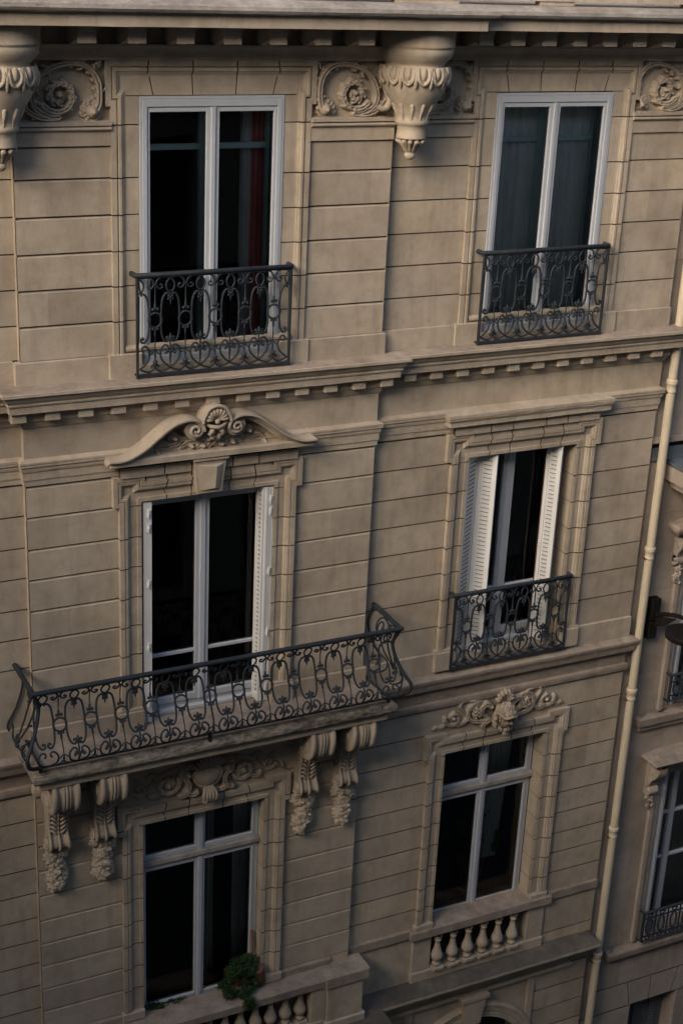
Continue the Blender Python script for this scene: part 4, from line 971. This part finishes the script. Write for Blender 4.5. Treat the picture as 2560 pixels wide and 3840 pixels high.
# bulging balcony railing
BV = [(0, -.004), (-.05, -.017), (-.12, -.045), (-.17, -.054), (-.23, -.048), (-.31, -.028), (-.42, .012), (-.50, .052), (-.57, .097), (-.62, .104), (-.68, .085), (-.735, .030), (-.765, -.02), (-.79, -.06)]
def bulge(v):
    for (a, p), (b, q) in zip(BV, BV[1:]):
        if b <= v <= a: return p+(q-p)*(a-v)/(a-b)
    return BV[0][1] if v > 0 else BV[-1][1]
ZT = -6.434; PF = .527; HW = 1.83; BC = 4.755; KH = .79/.875
def mpf(u, v, w): b = bulge(v*KH); return (BC-.02+u, -(PF+b)-w, ZT+v*KH)
fr = MB()
for s in (-1, 1):                                      # corner bars
    fr.tube([(BC+s*(HW+b), -(PF+b), ZT+v) for v, b in [(v*.79/30*-1, bulge(-v*.79/30)) for v in range(31)]], .019, 8)
    fr.tube([(BC+s*(HW+b), .06, ZT+v) for v, b in [(v*.79/24*-1, bulge(-v*.79/24)) for v in range(25)]], .010, 6)
    fr.bevbox(BC+s*(HW-.055)-.015, BC+s*(HW-.055)+.015, -PF+.05, -PF+.08, -7.285, ZT-.76, .003)
zb_ = ZT-.79; yb = -(PF-.06); xb = HW-.06
fr.tube([(BC-xb, .06, zb_), (BC-xb, yb, zb_), (BC-xb+.001, yb, zb_), (BC+xb-.001, yb, zb_), (BC+xb, yb, zb_), (BC+xb, .06, zb_)], .013, 6)
fr.tube([(BC-HW, .06, ZT-.02), (BC-HW, -PF, ZT-.02), (BC-HW+.001, -PF, ZT-.02), (BC+HW-.001, -PF, ZT-.02), (BC+HW, -PF, ZT-.02), (BC+HW, .06, ZT-.02)], .008, 5)
fr.tube([(4.60, -(PF+b)+.03, ZT+v) for v, b in BV], .010, 5); fr.bevbox(4.588, 4.618, -.51, -.48, -7.30, ZT-.75, .003)
o = fr.build('balcony_railing', 'iron', B); RP[0] = o
cs = [(k-5.5)*.287 for k in range(12)]
railing('r', '', .287, 12, cs, HW-.01, mpf, True, 0, 0, None).build('scrollwork', 'iron', o)
for s in (-1, 1):
    def mps(u, v): b = bulge(v*KH); return (BC+s*(HW+b), -u, ZT+v*KH)
    m = MB()
    for c in ([(.50, -.10), (.44, -.03), (.36, -.05), (.36, -.14), (.42, -.16)], [(.30, -.05), (.20, -.03), (.12, -.10), (.13, -.22), (.20, -.26)], [(.33, -.08), (.36, -.25), (.34, -.45), (.30, -.62), (.24, -.66), (.22, -.60)], [(.24, -.10), (.20, -.30), (.22, -.50), (.28, -.64), (.34, -.66)], [(.50, -.52), (.44, -.62), (.46, -.74), (.50, -.80)], [(.02, -.60), (.10, -.62), (.12, -.72), (.06, -.80)], [(.10, -.62), (.18, -.72), (.30, -.80), (.42, -.74), (.44, -.64)]):
        q_ = catmull([(a, b, 0) for a, b in c], 5); m.tube([mps(p.x, p.y) for p in q_], .009, 6)
    for a, b in ((.33, -.06), (.20, -.27), (.30, -.63), (.27, -.70), (.44, -.62)): m.ball(mps(a, b), .022, 7, 5)
    m.build('side_scrollwork', 'iron', o)
    m = MB(); m.tube([mps(.20+.055*math.cos(t), -.17+.09*math.sin(t)) for t in np.linspace(0, 6.283, 25)], .009, 6, cap=False); m.build('ring', 'iron', o)
h = MB()
for a, b in (((BC-HW-.01, .09, ZT), (BC-HW, -PF, ZT)), ((BC-HW-.022, -PF, ZT), (BC+HW+.022, -PF, ZT)), ((BC+HW+.01, .09, ZT), (BC+HW, -PF, ZT))):
    h.tube([a, b], .024, 8)
h.build('handrail', 'iron', o)

# ---------------------------------------------------------------- stone balustrades of the lower floor
def baluster(h):
    m = MB(); k = h/.42
    m.lathe(0, 0, [(.0, .0), (.045, .0), (.045, .012*k), (.052, .02*k), (.052, .035*k), (.040, .045*k), (.034, .055*k), (.046, .075*k), (.066, .11*k), (.072, .135*k), (.064, .17*k), (.048, .21*k), (.036, .26*k), (.031, .31*k), (.032, .345*k), (.042, .352*k), (.042, .365*k), (.034, .372*k), (.036, .40*k), (.05, .408*k), (.05, .42*k)], 20)
    m.bevbox(-.07, .07, -.07, .07, -.04, .0, .005)
    return m
bal = baluster(.42).build('baluster', 'carved', B); bal.location = (7.675, YR-.03, -11.23)
for k in range(1, 6):
    o = bal.copy(); col.objects.link(o); o.parent = B; o.location = (7.675+.2045*k, YR-.03, -11.23)
m = MB(); moulding(m, [(7.37, .3), (7.37, YR), (9.11, YR), (9.11, .3)], [(.0, -10.785), (.07, -10.782), (.082, -10.77), (.082, -10.672), (.075, -10.664), (-.3, -10.645)], step=.3)
m.build('balustrade_rail', 'slab', B)
m = MB()
for a, b in ((7.345, 7.59), (8.90, 9.135)): m.bevbox(a, b, YR-.03, YR+.3, -11.26, -10.78, .006)
m.bevbox(7.34, 9.14, YR-.05, YR+.3, -11.40, -11.262, .008)
m.box(7.55, 8.95, YR+.30, YR+.34, -11.3, -10.8, .2); m.build('balustrade_base', 'stone', B)
m = MB(); m.box(7.59, 8.90, YR+.16, YR+.20, -11.27, -10.8); m.build('balustrade_shade_board', 'room', B)  # near-black board painting the shade behind the balusters
for a, b, y, z1, z0 in ((6.40, 7.31, YR, -10.655, -10.77), (9.18, XE, YR, -10.66, -10.775), (3.05, 3.86, 0, -10.65, -10.74), (5.64, 6.25, 0, -10.65, -10.74)):
    m = MB(); moulding(m, [(a, y), (b, y)], [(.0, z0-.005), (.026, z0), (.030, z0+.01), (.030, z1-.01), (.022, z1), (-.02, z1+.012)]); m.build('sill_band', 'slab', B)
# left balustrade balcony
m = MB(); moulding(m, [(3.0, .02), (3.0, -.05), (6.42, -.05), (6.42, .1)], [(-.08, -10.86), (.16, -10.858), (.185, -10.845), (.19, -10.755), (.18, -10.742), (-.12, -10.728)], step=.25, jitter=.002)
m.quad([(3.0, -.0, -10.727), (6.42, -.0, -10.727), (6.42, .03, -10.727), (3.0, .03, -10.727)]); m.quad([(3.1, .03, -10.727), (6.4, .03, -10.727), (6.4, .03, -10.86), (3.1, .03, -10.86)], .3)
m.bevbox(6.10, 6.63, -.262, .02, -10.862, -10.722, .008); m.build('balcony_balustrade_rail', 'slab', B)
m = MB(); m.bevbox(5.95, 6.13, -.21, 0.0, -11.32, -10.86, .006); m.bevbox(6.13, 6.57, -.235, .02, -11.32, -10.862, .006); m.bevbox(6.10, 6.60, -.26, .06, -11.42, -11.322, .008); m.bevbox(3.0, 6.1, -.22, .06, -11.42, -11.30, .006)
m.build('balcony_balustrade_pier', 'stone', B)
for k in range(16):
    o = bal.copy(); col.objects.link(o); o.parent = B; o.location = (5.855-.177*k, -.12, -11.27)
m = MB(); m.quad([(3.0, .05, -11.42), (5.97, .05, -11.42), (5.97, .05, -10.9), (3.0, .05, -10.9)]); m.build('recess_shade_sheet', 'room', B)  # flat dark sheet, its colour stands in for shade behind the balusters
# arched entresol window under the lower cornice
m = MB(); ax, az = 8.24, -12.97; ri, ro = .775, .965
prof = [(ri, .02), (ri, .06), (ri+.04, .06), (ri+.045, .05), (ri+.075, .05), (ri+.08, .065), (ri+.13, .065), (ri+.135, .075), (ri+.165, .08), (ri+.19, .06), (ri+.19, .0)]
m.grid([[(ax+q*math.cos(a), YR-p+.02, az+q*math.sin(a)) for q, p in prof] for a in [math.pi*k/40 for k in range(41)]], .5, False)
m.grid([[(ax+ri*math.cos(a), YR-.05, az+ri*math.sin(a)), (ax+ri*math.cos(a), YR+.35, az+ri*math.sin(a))] for a in [math.pi*k/40 for k in range(41)]], .5, True)
# spandrel wall round the arch
n = 40; rows = []
for k in range(n+1):
    a = math.pi*k/n; c, s_ = math.cos(a), math.sin(a); t = min(.82/max(abs(c), 1e-3), 1.15/max(s_, 1e-3)); t = max(t, ro-.03)
    rows.append([(ax+(ro-.03)*c, YR+.012, az+(ro-.03)*s_), (ax+t*c, YR+.012, az+t*s_)])
m.grid(rows, .5, False)
m.quad([(ax-.82-.1, YR+.02, az-.7), (ax-.82-.1, YR+.02, -11.7), (ax+.9, YR+.02, -11.7), (ax+.9, YR+.02, -11.82), (ax-.8, YR+.02, -11.82), (ax-.8, YR+.02, az-.7)])
for a, b in ((7.32, 7.42), (9.03, 9.12)): m.bevbox(a, b, YR-.025, YR+.04, -13.65, -11.86, .005)
m.build('arch_surround', 'stone', B)
m = MB(); F = [(8.05, -.04, -11.83), (8.37, -.04, -11.83), (8.31, -.04, -12.22), (8.11, -.04, -12.22)]; m.quad(F)
for i in range(4): j = (i+1) % 4; m.quad([F[i], F[j], (F[j][0], .12, F[j][2]), (F[i][0], .12, F[i][2])], (.5, .3, .3, .8)[i])  # side tones carry the light: left paler, right and bottom darker
m.box(8.02, 8.40, -.06, .06, -11.85, -11.80); m.build('keystone', 'carved', B)
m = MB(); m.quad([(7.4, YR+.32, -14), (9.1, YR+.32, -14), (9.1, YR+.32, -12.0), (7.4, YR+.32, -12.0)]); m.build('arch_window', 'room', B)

# ================================================================== DRAINPIPE
D = thing('drainpipe', 'long cream painted drainpipe running down between the two stone buildings', 'drainpipe', (10.03, .06, -17))
def at(o, par): o.parent = par; o.matrix_parent_inverse = par.matrix_world.inverted() if False else Matrix.Translation(-par.location); return o
px, py, pr = 10.02, .045, .048
m = MB(); m.tube([(px, py, z) for z in np.linspace(-17, 1, 40)], pr, 24, cap=True); at(m.build('pipe', 'pipe', None), D)
for z in (-2.5, -4.40, -6.33, -8.10, -9.97, -11.80, -13.7):
    m = MB(); m.lathe(px, py, [(pr, z+.04), (pr+.011, z+.036), (pr+.014, z+.025), (pr+.011, z+.015), (pr+.014, z+.008), (pr+.012, z-.01), (pr+.004, z-.02), (pr+.003, z-.08), (pr+.007, z-.085), (pr+.007, z-.10), (pr+.001, z-.105)], 28); at(m.build('collar', 'pipe', None), D)
    m = MB(); m.box(px-pr-.035, px+pr+.03, py+.0, py+.03, z-.10, z-.085); m.ball((px-pr-.022, py-.01, z-.092), .012, 7, 5); m.tube([(px, py+.05, z-.095), (px, .17, z-.095)], .01, 6); at(m.build('bracket', 'rust', None), D)

# ================================================================== NEIGHBOURING BUILDING
NB = thing('neighbouring_building', 'plain stone apartment building beyond the drainpipe at the right edge', 'building')
YN = .14
n_ = MB()
def ncourse(x0, x1, J, y=YN): courses(n_, x0, x1, J, y, 'flat')
ncourse(XE, 14, [1, .4, -.3, -1, -1.7, -2.4, -3.1, -3.8, -4.4, -5.04]); ncourse(XE, 10.64, [-5.3, -5.95, -6.45, -6.9, -7.4, -7.95, -8.48]); ncourse(XE, 10.64, [-8.48, -8.85, -9.1, -9.75, -10.45, -11.15, -11.80]); ncourse(12.1, 14, [-5.3, -8.48]); ncourse(12.1, 14, [-8.5, -11.8])
ncourse(10.64, 12.1, [-8.46, -8.7, -9.2], YN); ncourse(10.64, 12.1, [-5.3, -6.3], YN)
ncourse(XE, 14, [-11.80, -12.49]); ncourse(XE, 10.73, [-12.9, -13.5, -14.1]); ncourse(11.5, 14, [-12.9, -14.1])
n_.quad([(XE, YN+.02, -12.0), (14, YN+.02, -12.0), (14, YN+.02, -12.9), (XE, YN+.02, -12.9)]); n_.box(XE, 14, YN+.02, .5, -17, -14.1); n_.box(XE, 14, .8, 1, -17, 1)
for a, b, c, e in ((10.05, 10.65, 10.72, 10.05), (10.65, 11.02, 11.03, 10.72), (11.02, 11.46, 11.38, 11.03), (11.46, 12.1, 12.1, 11.38)):
    pblock(n_, [(a, -12.5), (b, -12.5), (c, -12.88), (e, -12.88)], YN, .016, .005)
n_.build('wall', 'nstone', NB)
def nm(name, pts, path, mat='nstone', **k):
    m = MB(); moulding(m, path, pts, **k); return m.build(name, mat, NB)
nm('roof_band', [(0, -5.04), (.03, -5.04), (.03, -5.10), (0, -5.11)], [(XE, YN), (14, YN)])
nm('balcony_flashing', [(.0, -5.16), (.012, -5.16), (.02, -5.26), (.03, -5.30)], [(XE, YN), (14, YN)], 'zinc')
m = MB(); m.quad([(10.17, YN, -5.30), (14, YN, -5.30), (14, YN-.62, -5.34), (10.17, YN-.62, -5.34)]); m.box(10.165, 14, YN-.63, YN-.62, -5.37, -5.335); m.box(10.16, 10.17, YN-.63, YN, -5.36, -5.31); m.build('balcony_zinc', 'zinc', NB)
nm('balcony_slab', [(.0, -5.72), (.30, -5.72), (.32, -5.66), (.50, -5.64), (.52, -5.56), (.58, -5.54), (.60, -5.36)], [(10.75, .3), (10.75, YN), (14, YN)])
def nhood(x, z, p, z2, mat='slab'):
    nm('window_hood', [(.0, z2-.03), (p*.5, z2-.02), (p*.6, z2+.01), (p*.62, z2+.03), (p*.9, z2+.05), (p, z2+.09), (p, z-.03), (p*.95, z-.01), (-.02, z+.03)], [(x+p, .4), (x+p, YN), (12.1-p, YN), (12.1-p, .4)], mat, step=.1)
nhood(10.31, -6.07, .19, -6.22); nhood(10.36, -9.06, .30, -9.17)
def nconsole(x, z0, z1, p, gz):
    m = MB(); pts = [(q.x, q.y) for q in catmull([(p, z0), (p*1.02, z0-.06), (p*.85, z0-.14), (p*.5, z0-.22), (p*.3, z0-.32), (p*.35, z1+.10), (p*.5, z1+.05), (p*.45, z1), (p*.2, z1-.02)], 4)]
    for s in (0, 1): m.grid([[(x+.14*s, YN-a, b) for a, b in pts], [(x+.14*s, YN+.02, b) for a, b in pts]], .5, False)
    m.grid([[(x+.14*u, YN-a-h, b) for u, h in ((0, 0), (.1, .01), (.25, .0), (.5, .012), (.75, .0), (.9, .01), (1, 0))] for a, b in pts], .5, True)
    m.tube([(x-.002, YN-p*.45+.045*math.cos(t)*(1-t/14), z0-.09+.045*math.sin(t)*(1-t/14)) for t in np.linspace(0, 9, 24)], .008, 5)
    m.tube([(x-.002, YN-p*.33+.03*math.cos(t)*(1-t/14), z1+.055+.03*math.sin(t)*(1-t/14)) for t in np.linspace(3, 12, 20)], .008, 5)
    m.build('console', 'nstone', NB)
    m = MB()
    for k in range(10): leaf3d(m, (x+.07+jit(.04), YN-.04-.02*rnd.random(), gz+(z1-gz-.04)*rnd.random()), rnd.uniform(.03, .045), rotm(jit(.3), rnd.uniform(0, 6), jit(.6)), 5, .3)
    for k in range(6): m.ball((x+.07+jit(.03), YN-.07, gz+(z1-gz)*rnd.random()), .018, 6, 5)
    m.build('garland', 'nstone', NB)
nconsole(10.43, -6.24, -6.58, .14, -6.84); nconsole(10.47, -9.19, -9.60, .22, -9.80)
def nwindow(x0, z0, z1, bars, sill):
    x1 = 12.1-.02; m = MB()
    frame(m, [(x0-.17, z0), (x0-.17, z1+.14), (x1, z1+.14)], [(0, -.01), (0, .05), (.05, .05), (.055, .03), (.085, .035), (.10, .02), (.14, .02), (.15, .0), (.17, .0), (.17, -.25)], YN); m.build('window_surround', 'nstone', NB)
    y = YN+.22; m = MB(); rect_frame(m, x0+.08, x0+1.35, z0, z1, y, y+.06, .05, .05, .06, .08); m.bevbox(x0+.36, x0+.44, y-.02, y+.05, z0, z1, .006)
    for b in bars: m.bevbox(x0+.12, x0+1.3, y-.006, y+.04, b-.018, b+.018, .004)
    w = m.build('window', 'oldwhite', NB); pane(x0+.1, x0+1.3, z0+.04, z1-.04, y+.03, w)
    m = MB(); m.box(x0-.1, x0+1.6, y+.6, y+.65, z0-.2, z1+.2); m.quad([(x0-.02, y+.06, z0), (x0-.02, y+.62, z0), (x0-.02, y+.62, z1), (x0-.02, y+.06, z1)]); m.build('room', 'room', NB)
    for k, (a, b) in enumerate(((.012, .01), (.045, .0), (.072, .01))): shutter_leaf((x0+a, YN+.20), (x0+a+.004, YN+b), z0, z1-.02, k == 0, 'oldwhite', NB)
nwindow(10.66, -8.48, -6.50, [-7.1, -7.8], 0); nwindow(10.75, -11.82, -9.40, [-10.18, -10.84], 0)
nm('window_ledge', [(.0, -8.72), (.05, -8.71), (.06, -8.64), (.085, -8.63), (.09, -8.54), (.08, -8.53), (-.3, -8.48)], [(10.29, .3), (10.29, YN), (14, YN)], 'slab')
nm('window_ledge', [(.0, -12.06), (.05, -12.05), (.06, -12.0), (.10, -11.98), (.11, -11.90), (.10, -11.88), (-.3, -11.82)], [(10.31, .3), (10.31, YN), (14, YN)], 'slab')
def nrail(x, y, z1, z0):
    m = MB(); m.tube([(x-.02, YN+.03, z1), (x, y, z1), (x+1.5, y, z1)], .02, 6); m.tube([(x-.02, YN+.03, z0), (x, y, z0), (x+1.5, y, z0)], .014, 6); m.bevbox(x-.014, x+.014, y-.012, y+.012, z0, z1, .003)
    m.tube([(x, y, z1-.09), (x+1.5, y, z1-.09)], .011, 5); m.tube([(x, y, z0+.07), (x+1.5, y, z0+.07)], .011, 5)
    for k in range(8):
        u = x+.09+.19*k
        m.tube([(u+.045*math.cos(t), y, (z0+z1)/2+(z1-z0)*.28*math.sin(t)) for t in np.linspace(0, 6.283, 21)], .012, 5); m.bevbox(u+.085, u+.101, y-.008, y+.008, z0, z1, .002)
        for zz in (z1-.05, z0+.04): m.tube([(u+.05*math.cos(t)*(1-t/12), y, zz+.025*math.sin(t)) for t in np.linspace(0, 8, 18)], .010, 5)
    m.build('railing', 'iron', NB)
nrail(10.55, YN-.13, -7.98, -8.32); nrail(10.66, YN-.13, -11.35, -11.78)
m = MB()
for k in range(6): m.box(10.74+.13*k, 10.86+.13*k, YN+.22+.02*(k % 2), YN+.25+.02*(k % 2), -14.1, -12.85)
for k in range(24): 
    for j in range(6): m.box(10.76+.13*j, 10.84+.13*j, YN+.21+.02*(j % 2), YN+.222+.02*(j % 2), -12.95-.05*k, -12.93-.05*k)
m.build('shutter', 'zinc', NB)
m = MB(); m.box(10.73, 10.74, YN, YN+.4, -14.1, -12.88); m.box(11.49, 11.5, YN, YN+.4, -14.1, -12.88); m.box(10.7, 11.6, YN+.3, YN+.34, -14.1, -12.88); m.build('window_reveal', 'nstone', NB)

# ================================================================== STREET LAMP ON THE WALL
L = thing('street_lamp', 'black wall bracket street lamp with a flat round head beside the drainpipe', 'street lamp', (10.22, .1, -7.2))
def inv(o): o.parent = L; o.matrix_parent_inverse = Matrix.Translation(-L.location); return o
m = MB(); m.bevbox(10.15, 10.27, .03, YN, -7.22, -6.965, .006); m.bevbox(10.15, 10.265, .04, YN, -7.46, -7.25, .006); m.box(10.155, 10.26, .06, YN, -7.27, -7.2); m.build('wall_box', 'lampblack', None); inv(bpy.data.objects['wall_box'])
m = MB(); m.tube(catmull([(10.22, .04, -7.16), (10.225, -.08, -7.10), (10.24, -.25, -7.04), (10.25, -.40, -7.01), (10.255, -.46, -7.05), (10.255, -.47, -7.13)], 4), .026, 10)
m.quad([(10.215, .03, -7.17), (10.215, .03, -7.30), (10.222, -.12, -7.23), (10.235, -.30, -7.06)]); m.quad([(10.23, .03, -7.17), (10.23, .03, -7.30), (10.232, -.12, -7.23), (10.24, -.30, -7.06)]); inv(m.build('arm', 'lampblack', None))
m = MB(); m.lathe(10.262, -.47, [(0, -7.10), (.03, -7.105), (.04, -7.135), (.10, -7.145), (.225, -7.15), (.238, -7.156), (.240, -7.165), (.240, -7.215), (.232, -7.222), (0, -7.222)], 40); inv(m.build('lamp_head', 'lampblack', None))

# ================================================================== THINGS IN AND ON THE WINDOWS
def curtain(name, x0, x1, y, z0, z1, mat, label, folds, amp=.03, flare=0):
    m = MB(); n = folds*8; rows = []
    for i in range(14):
        t = i/13; z = z1+(z0-z1)*t
        rows.append([(x0+(x1-x0)*k/n+flare*t*(k/n-.0)*-1, y+amp*math.sin(k*math.pi/4+.5*math.sin(t*4))*(1+.3*math.sin(k*.7)), z) for k in range(n+1)])
    m.grid(rows); o = m.build(name, mat, None, label=label, category='curtain', group='curtains inside the windows'); return o
curtain('curtain', 5.13, 5.21, .275, -3.60, -1.42, 'sheer', 'thin pale curtain edging the red one in the top left window', 3)
curtain('curtain', 5.19, 5.42, .285, -3.60, -1.42, 'red', 'dark red curtain hanging inside the top left window', 5)
curtain('curtain', 7.60, 9.0, .31, -3.62, -1.42, 'sheer', 'grey green sheer curtain across the whole top right window', 16, .02)
curtain('curtain', 4.96, 5.06, .50, -10.8, -8.42, 'sheer', 'thin grey curtain behind the lower left window', 2)
curtain('curtain', 5.24, 5.50, .40, -10.8, -8.42, 'sheer', 'pale blue grey curtain at the right side of the lower left window', 3)
curtain('curtain', 8.50, 8.80, .55, -10.3, -8.42, 'sheer', 'pale grey sheer curtain gathered in the lower right window above a houseplant', 5, .02, .12)
# rounded armchair back behind the right middle window
m = MB(); rows = []
for i in range(9):
    t = i/8; rows.append([(8.50+.33*math.sin(t*math.pi/2)*math.cos(a), .75+.06*math.cos(t*math.pi/2)*(1 if math.sin(a) >= -2 else 1), -6.72+.55*math.sin(t*math.pi/2)*math.sin(a)) for a in [2*math.pi*k/24 for k in range(24)]])
m.grid(rows, .5, True, True); ch = thing('armchair', 'dark green upholstered chair with a rounded back inside the right window of the middle floor', 'chair', (8.5, .8, -7.3))
o = m.build('backrest', 'chair', None); o.parent = ch; o.matrix_parent_inverse = Matrix.Translation(-ch.location)
m = MB(); m.bevbox(8.22, 8.80, .8, 1.25, -7.15, -6.95, .04); o = m.build('seat', 'chair', None); o.parent = ch; o.matrix_parent_inverse = Matrix.Translation(-ch.location)
def plant_leaf(m, p, ln, wd, dirv, droop, tone=.5):
    d = Vector(dirv).normalized(); side = d.cross(Vector((0, 0, 1))); side = side.normalized() if side.length > .01 else Vector((1, 0, 0)); rows = []
    for i in range(7):
        t = i/6; c = Vector(p)+d*ln*t+Vector((0, 0, -droop*t*t*ln)); w_ = wd*math.sin(math.pi*min(1, t*.93+.07))**.8
        rows.append([tuple(c-side*w_), tuple(c+Vector((0, 0, -.012))), tuple(c+side*w_)])
    m.grid(rows, tone, True)
hp = thing('houseplant', 'broad leaved green houseplant standing inside the lower right window', 'plant', (8.35, .7, -10.7))
m = MB()
for k in range(9):
    a = rnd.uniform(0, 6.28); e = rnd.uniform(.5, 1.3); plant_leaf(m, (8.42+jit(.05), .62+jit(.05), -10.25+.05*k), rnd.uniform(.35, .5), .065, (math.cos(a)*.6, math.sin(a)*.3, e), .25)
plant_leaf(m, (8.28, .45, -10.15), .48, .075, (.25, 0, 1), .05); plant_leaf(m, (7.72, .55, -9.9), 1.1, .09, (.25, .1, 1), .05); plant_leaf(m, (8.62, .5, -10.2), .34, .07, (.2, 0, 1), .1)
o = m.build('foliage', 'leafdark', None); o.parent = hp; o.matrix_parent_inverse = Matrix.Translation(-hp.location)
m = MB(); m.lathe(8.42, .65, [(.0, -10.72), (.12, -10.72), (.16, -10.4), (.17, -10.38), (.14, -10.40), (0, -10.42)], 18); m.tube([(8.42, .65, -10.45), (8.40, .63, -10.1), (8.44, .62, -9.85)], .015, 6); o = m.build('pot', 'pot', None); o.parent = hp; o.matrix_parent_inverse = Matrix.Translation(-hp.location)

def bush(name, label, c, rx, ry, rz, n, seed, trail=()):
    q = random.Random(seed); t_ = thing(name, label, 'plant', (c[0], c[1], c[2]-rz), 'plants behind the stone balustrade')
    m = MB()
    clumps = [(q.uniform(-.75, .75), q.uniform(-.7, .7), q.uniform(-.75, .8), q.uniform(.28, .5)) for _ in range(11)]+[(a, b, z, .26) for a, b, z in trail]
    for k in range(n):
        cl = q.choice(clumps); v = Vector((q.gauss(0, 1), q.gauss(0, 1), q.gauss(0, 1))).normalized()*cl[3]*q.uniform(.5, 1.05+.5*(q.random() < .18))
        p = Vector((c[0]+rx*(cl[0]+v.x), c[1]+ry*(cl[1]+v.y), c[2]+rz*(cl[2]+v.z)))
        a = q.uniform(0, 6.28)
        for j in range(3):                             # trifoliate leaflets
            d = Vector((math.cos(a+j*2.1), math.sin(a+j*2.1), q.uniform(-.5, .5))).normalized(); L_ = q.uniform(.018, .034); sd_ = d.cross(Vector((q.uniform(-.4, .4), q.uniform(-.4, .4), 1))).normalized()*L_*.36
            m.quad([tuple(p), tuple(p+d*L_*.55+sd_), tuple(p+d*L_), tuple(p+d*L_*.55-sd_)], q.random())
    o = m.build('foliage', 'leaf', None); o.parent = t_; o.matrix_parent_inverse = Matrix.Translation(-t_.location)
    m = MB()
    for k in range(14):
        e = (c[0]+rx*q.uniform(-.8, .8), c[1]+ry*q.uniform(-.8, .8), c[2]+rz*q.uniform(-.3, .8)); m.tube([(c[0], c[1], c[2]-rz), ((c[0]+e[0])/2+q.uniform(-.03, .03), (c[1]+e[1])/2, (c[2]-rz+e[2])/2), e], [.006, .004, .002], 4)
    o = m.build('stem', 'wood', None); o.parent = t_; o.matrix_parent_inverse = Matrix.Translation(-t_.location)
    m = MB(); m.lathe(c[0], c[1], [(0, c[2]-rz-.10), (.075, c[2]-rz-.10), (.10, c[2]-rz+.08), (.108, c[2]-rz+.09), (.09, c[2]-rz+.09), (0, c[2]-rz+.06)], 18); o = m.build('pot', 'pot', None); o.parent = t_; o.matrix_parent_inverse = Matrix.Translation(-t_.location)
bush('potted_plant', 'bushy green potted plant spilling over the stone balustrade at the lower left window', (5.17, -.02, -10.53), .215, .13, .20, 1900, 3, ((-.75, -.5, -.7), (-.6, -.7, -.75), (-.1, -1.1, -.75), (.2, -1.0, -.7), (.1, -1.75, -.95), (.15, -1.85, -1.2), (1.35, .3, -.7), (1.2, .2, -.5), (.35, 0, 1.0), (.55, 0, .8), (-.85, 0, -.4)))
bush('potted_plant', 'small low green plant in the left corner behind the stone balustrade', (4.38, .06, -10.80), .22, .07, .09, 800, 5, ((-.8, 0, 1.2), (.9, 0, .3)))
bw = thing('reed_roll', 'brown tied roll of reeds with a wooden stick beside the bushy plant', 'reed roll', (5.40, -.02, -10.73))
def bwp(o): o.parent = bw; o.matrix_parent_inverse = Matrix.Translation(-bw.location); return o
m = MB(); A = Vector((5.42, -.01, -10.72)); Bv = Vector((5.35, -.06, -10.47)); ax_ = (Bv-A).normalized()
m.tube([tuple(A), tuple(A.lerp(Bv, .5)), tuple(Bv)], [.062, .068, .075], 18)
s1 = ax_.cross(Vector((0, 1, 0))).normalized(); s2 = ax_.cross(s1)
for k in range(5):
    r = .014+.014*k; m.tube([tuple(Bv+ax_*.004+s1*(r*math.cos(t))+s2*(r*math.sin(t))) for t in np.linspace(0, 6.283, 22)], .0055, 4)
for k in range(26):
    t = 2*math.pi*k/26; m.tube([tuple(A+s1*(.062*math.cos(t))+s2*(.062*math.sin(t))), tuple(Bv+s1*(.075*math.cos(t))+s2*(.075*math.sin(t)))], .006, 4)
bwp(m.build('roll', 'straw', None))
m = MB(); m.tube([(5.365, .03, -10.70), (5.35, .06, -10.45), (5.352, .10, -10.10)], .016, 8); bwp(m.build('stick', 'wood', None))

# ================================================================== THE STREET AND THE HOUSES OPPOSITE
m = MB(); m.quad([(-60, -40, -17), (80, -40, -17), (80, 20, -17), (-60, 20, -17)]); o = m.build('ground', 'asphalt', None, kind='structure')
m = MB(); m.box(-11.9, 80, -3.2, -.0, -17, -16.87); m.box(-11.9, 80, -13.3, -10.2, -17, -16.87); m.build('pavement', 'paving', None, kind='structure')
OB = thing('opposite_building', 'stone apartment building facing the facade from across the street, behind the camera', 'building')
m = MB(); OY = -13.4
zs = [-17, -13, -9.7, -6.4, -3.1, .2, 3.5, OPP_TOP]
for k in range(28):
    x = -11.9+2.4*k
    for a, b in zip(zs, zs[1:]):
        m.box(x, x+1.25, OY-.4, OY, a, b); m.box(x+1.25, x+2.4, OY-.4, OY, a, a+.35 if b-a > 2 else b); 
        if b-a > 2: m.box(x+1.25, x+2.4, OY-.4, OY, b-.6, b)
for z in zs[1:]: m.box(-11.9, 56, OY, OY+.25, z-.1, z+.08)
m.box(-11.9, 56, OY-12, OY-.5, -17, zs[-1]); m.build('wall', 'facing', OB)
m = MB(); m.box(-11.9, 56, OY-.5, OY-.35, -17, zs[-1]-.6); m.build('window', 'room', OB)
EB = thing('street_end_blocker', 'plain unseen block added at the left end of the street to shade the lower floors', 'building')
m = MB(); m.box(-24, -12, -40, 20, -17, END_TOP); m.build('wall', 'facing', EB)  # unseen block, added to cut the light reaching the lower floors
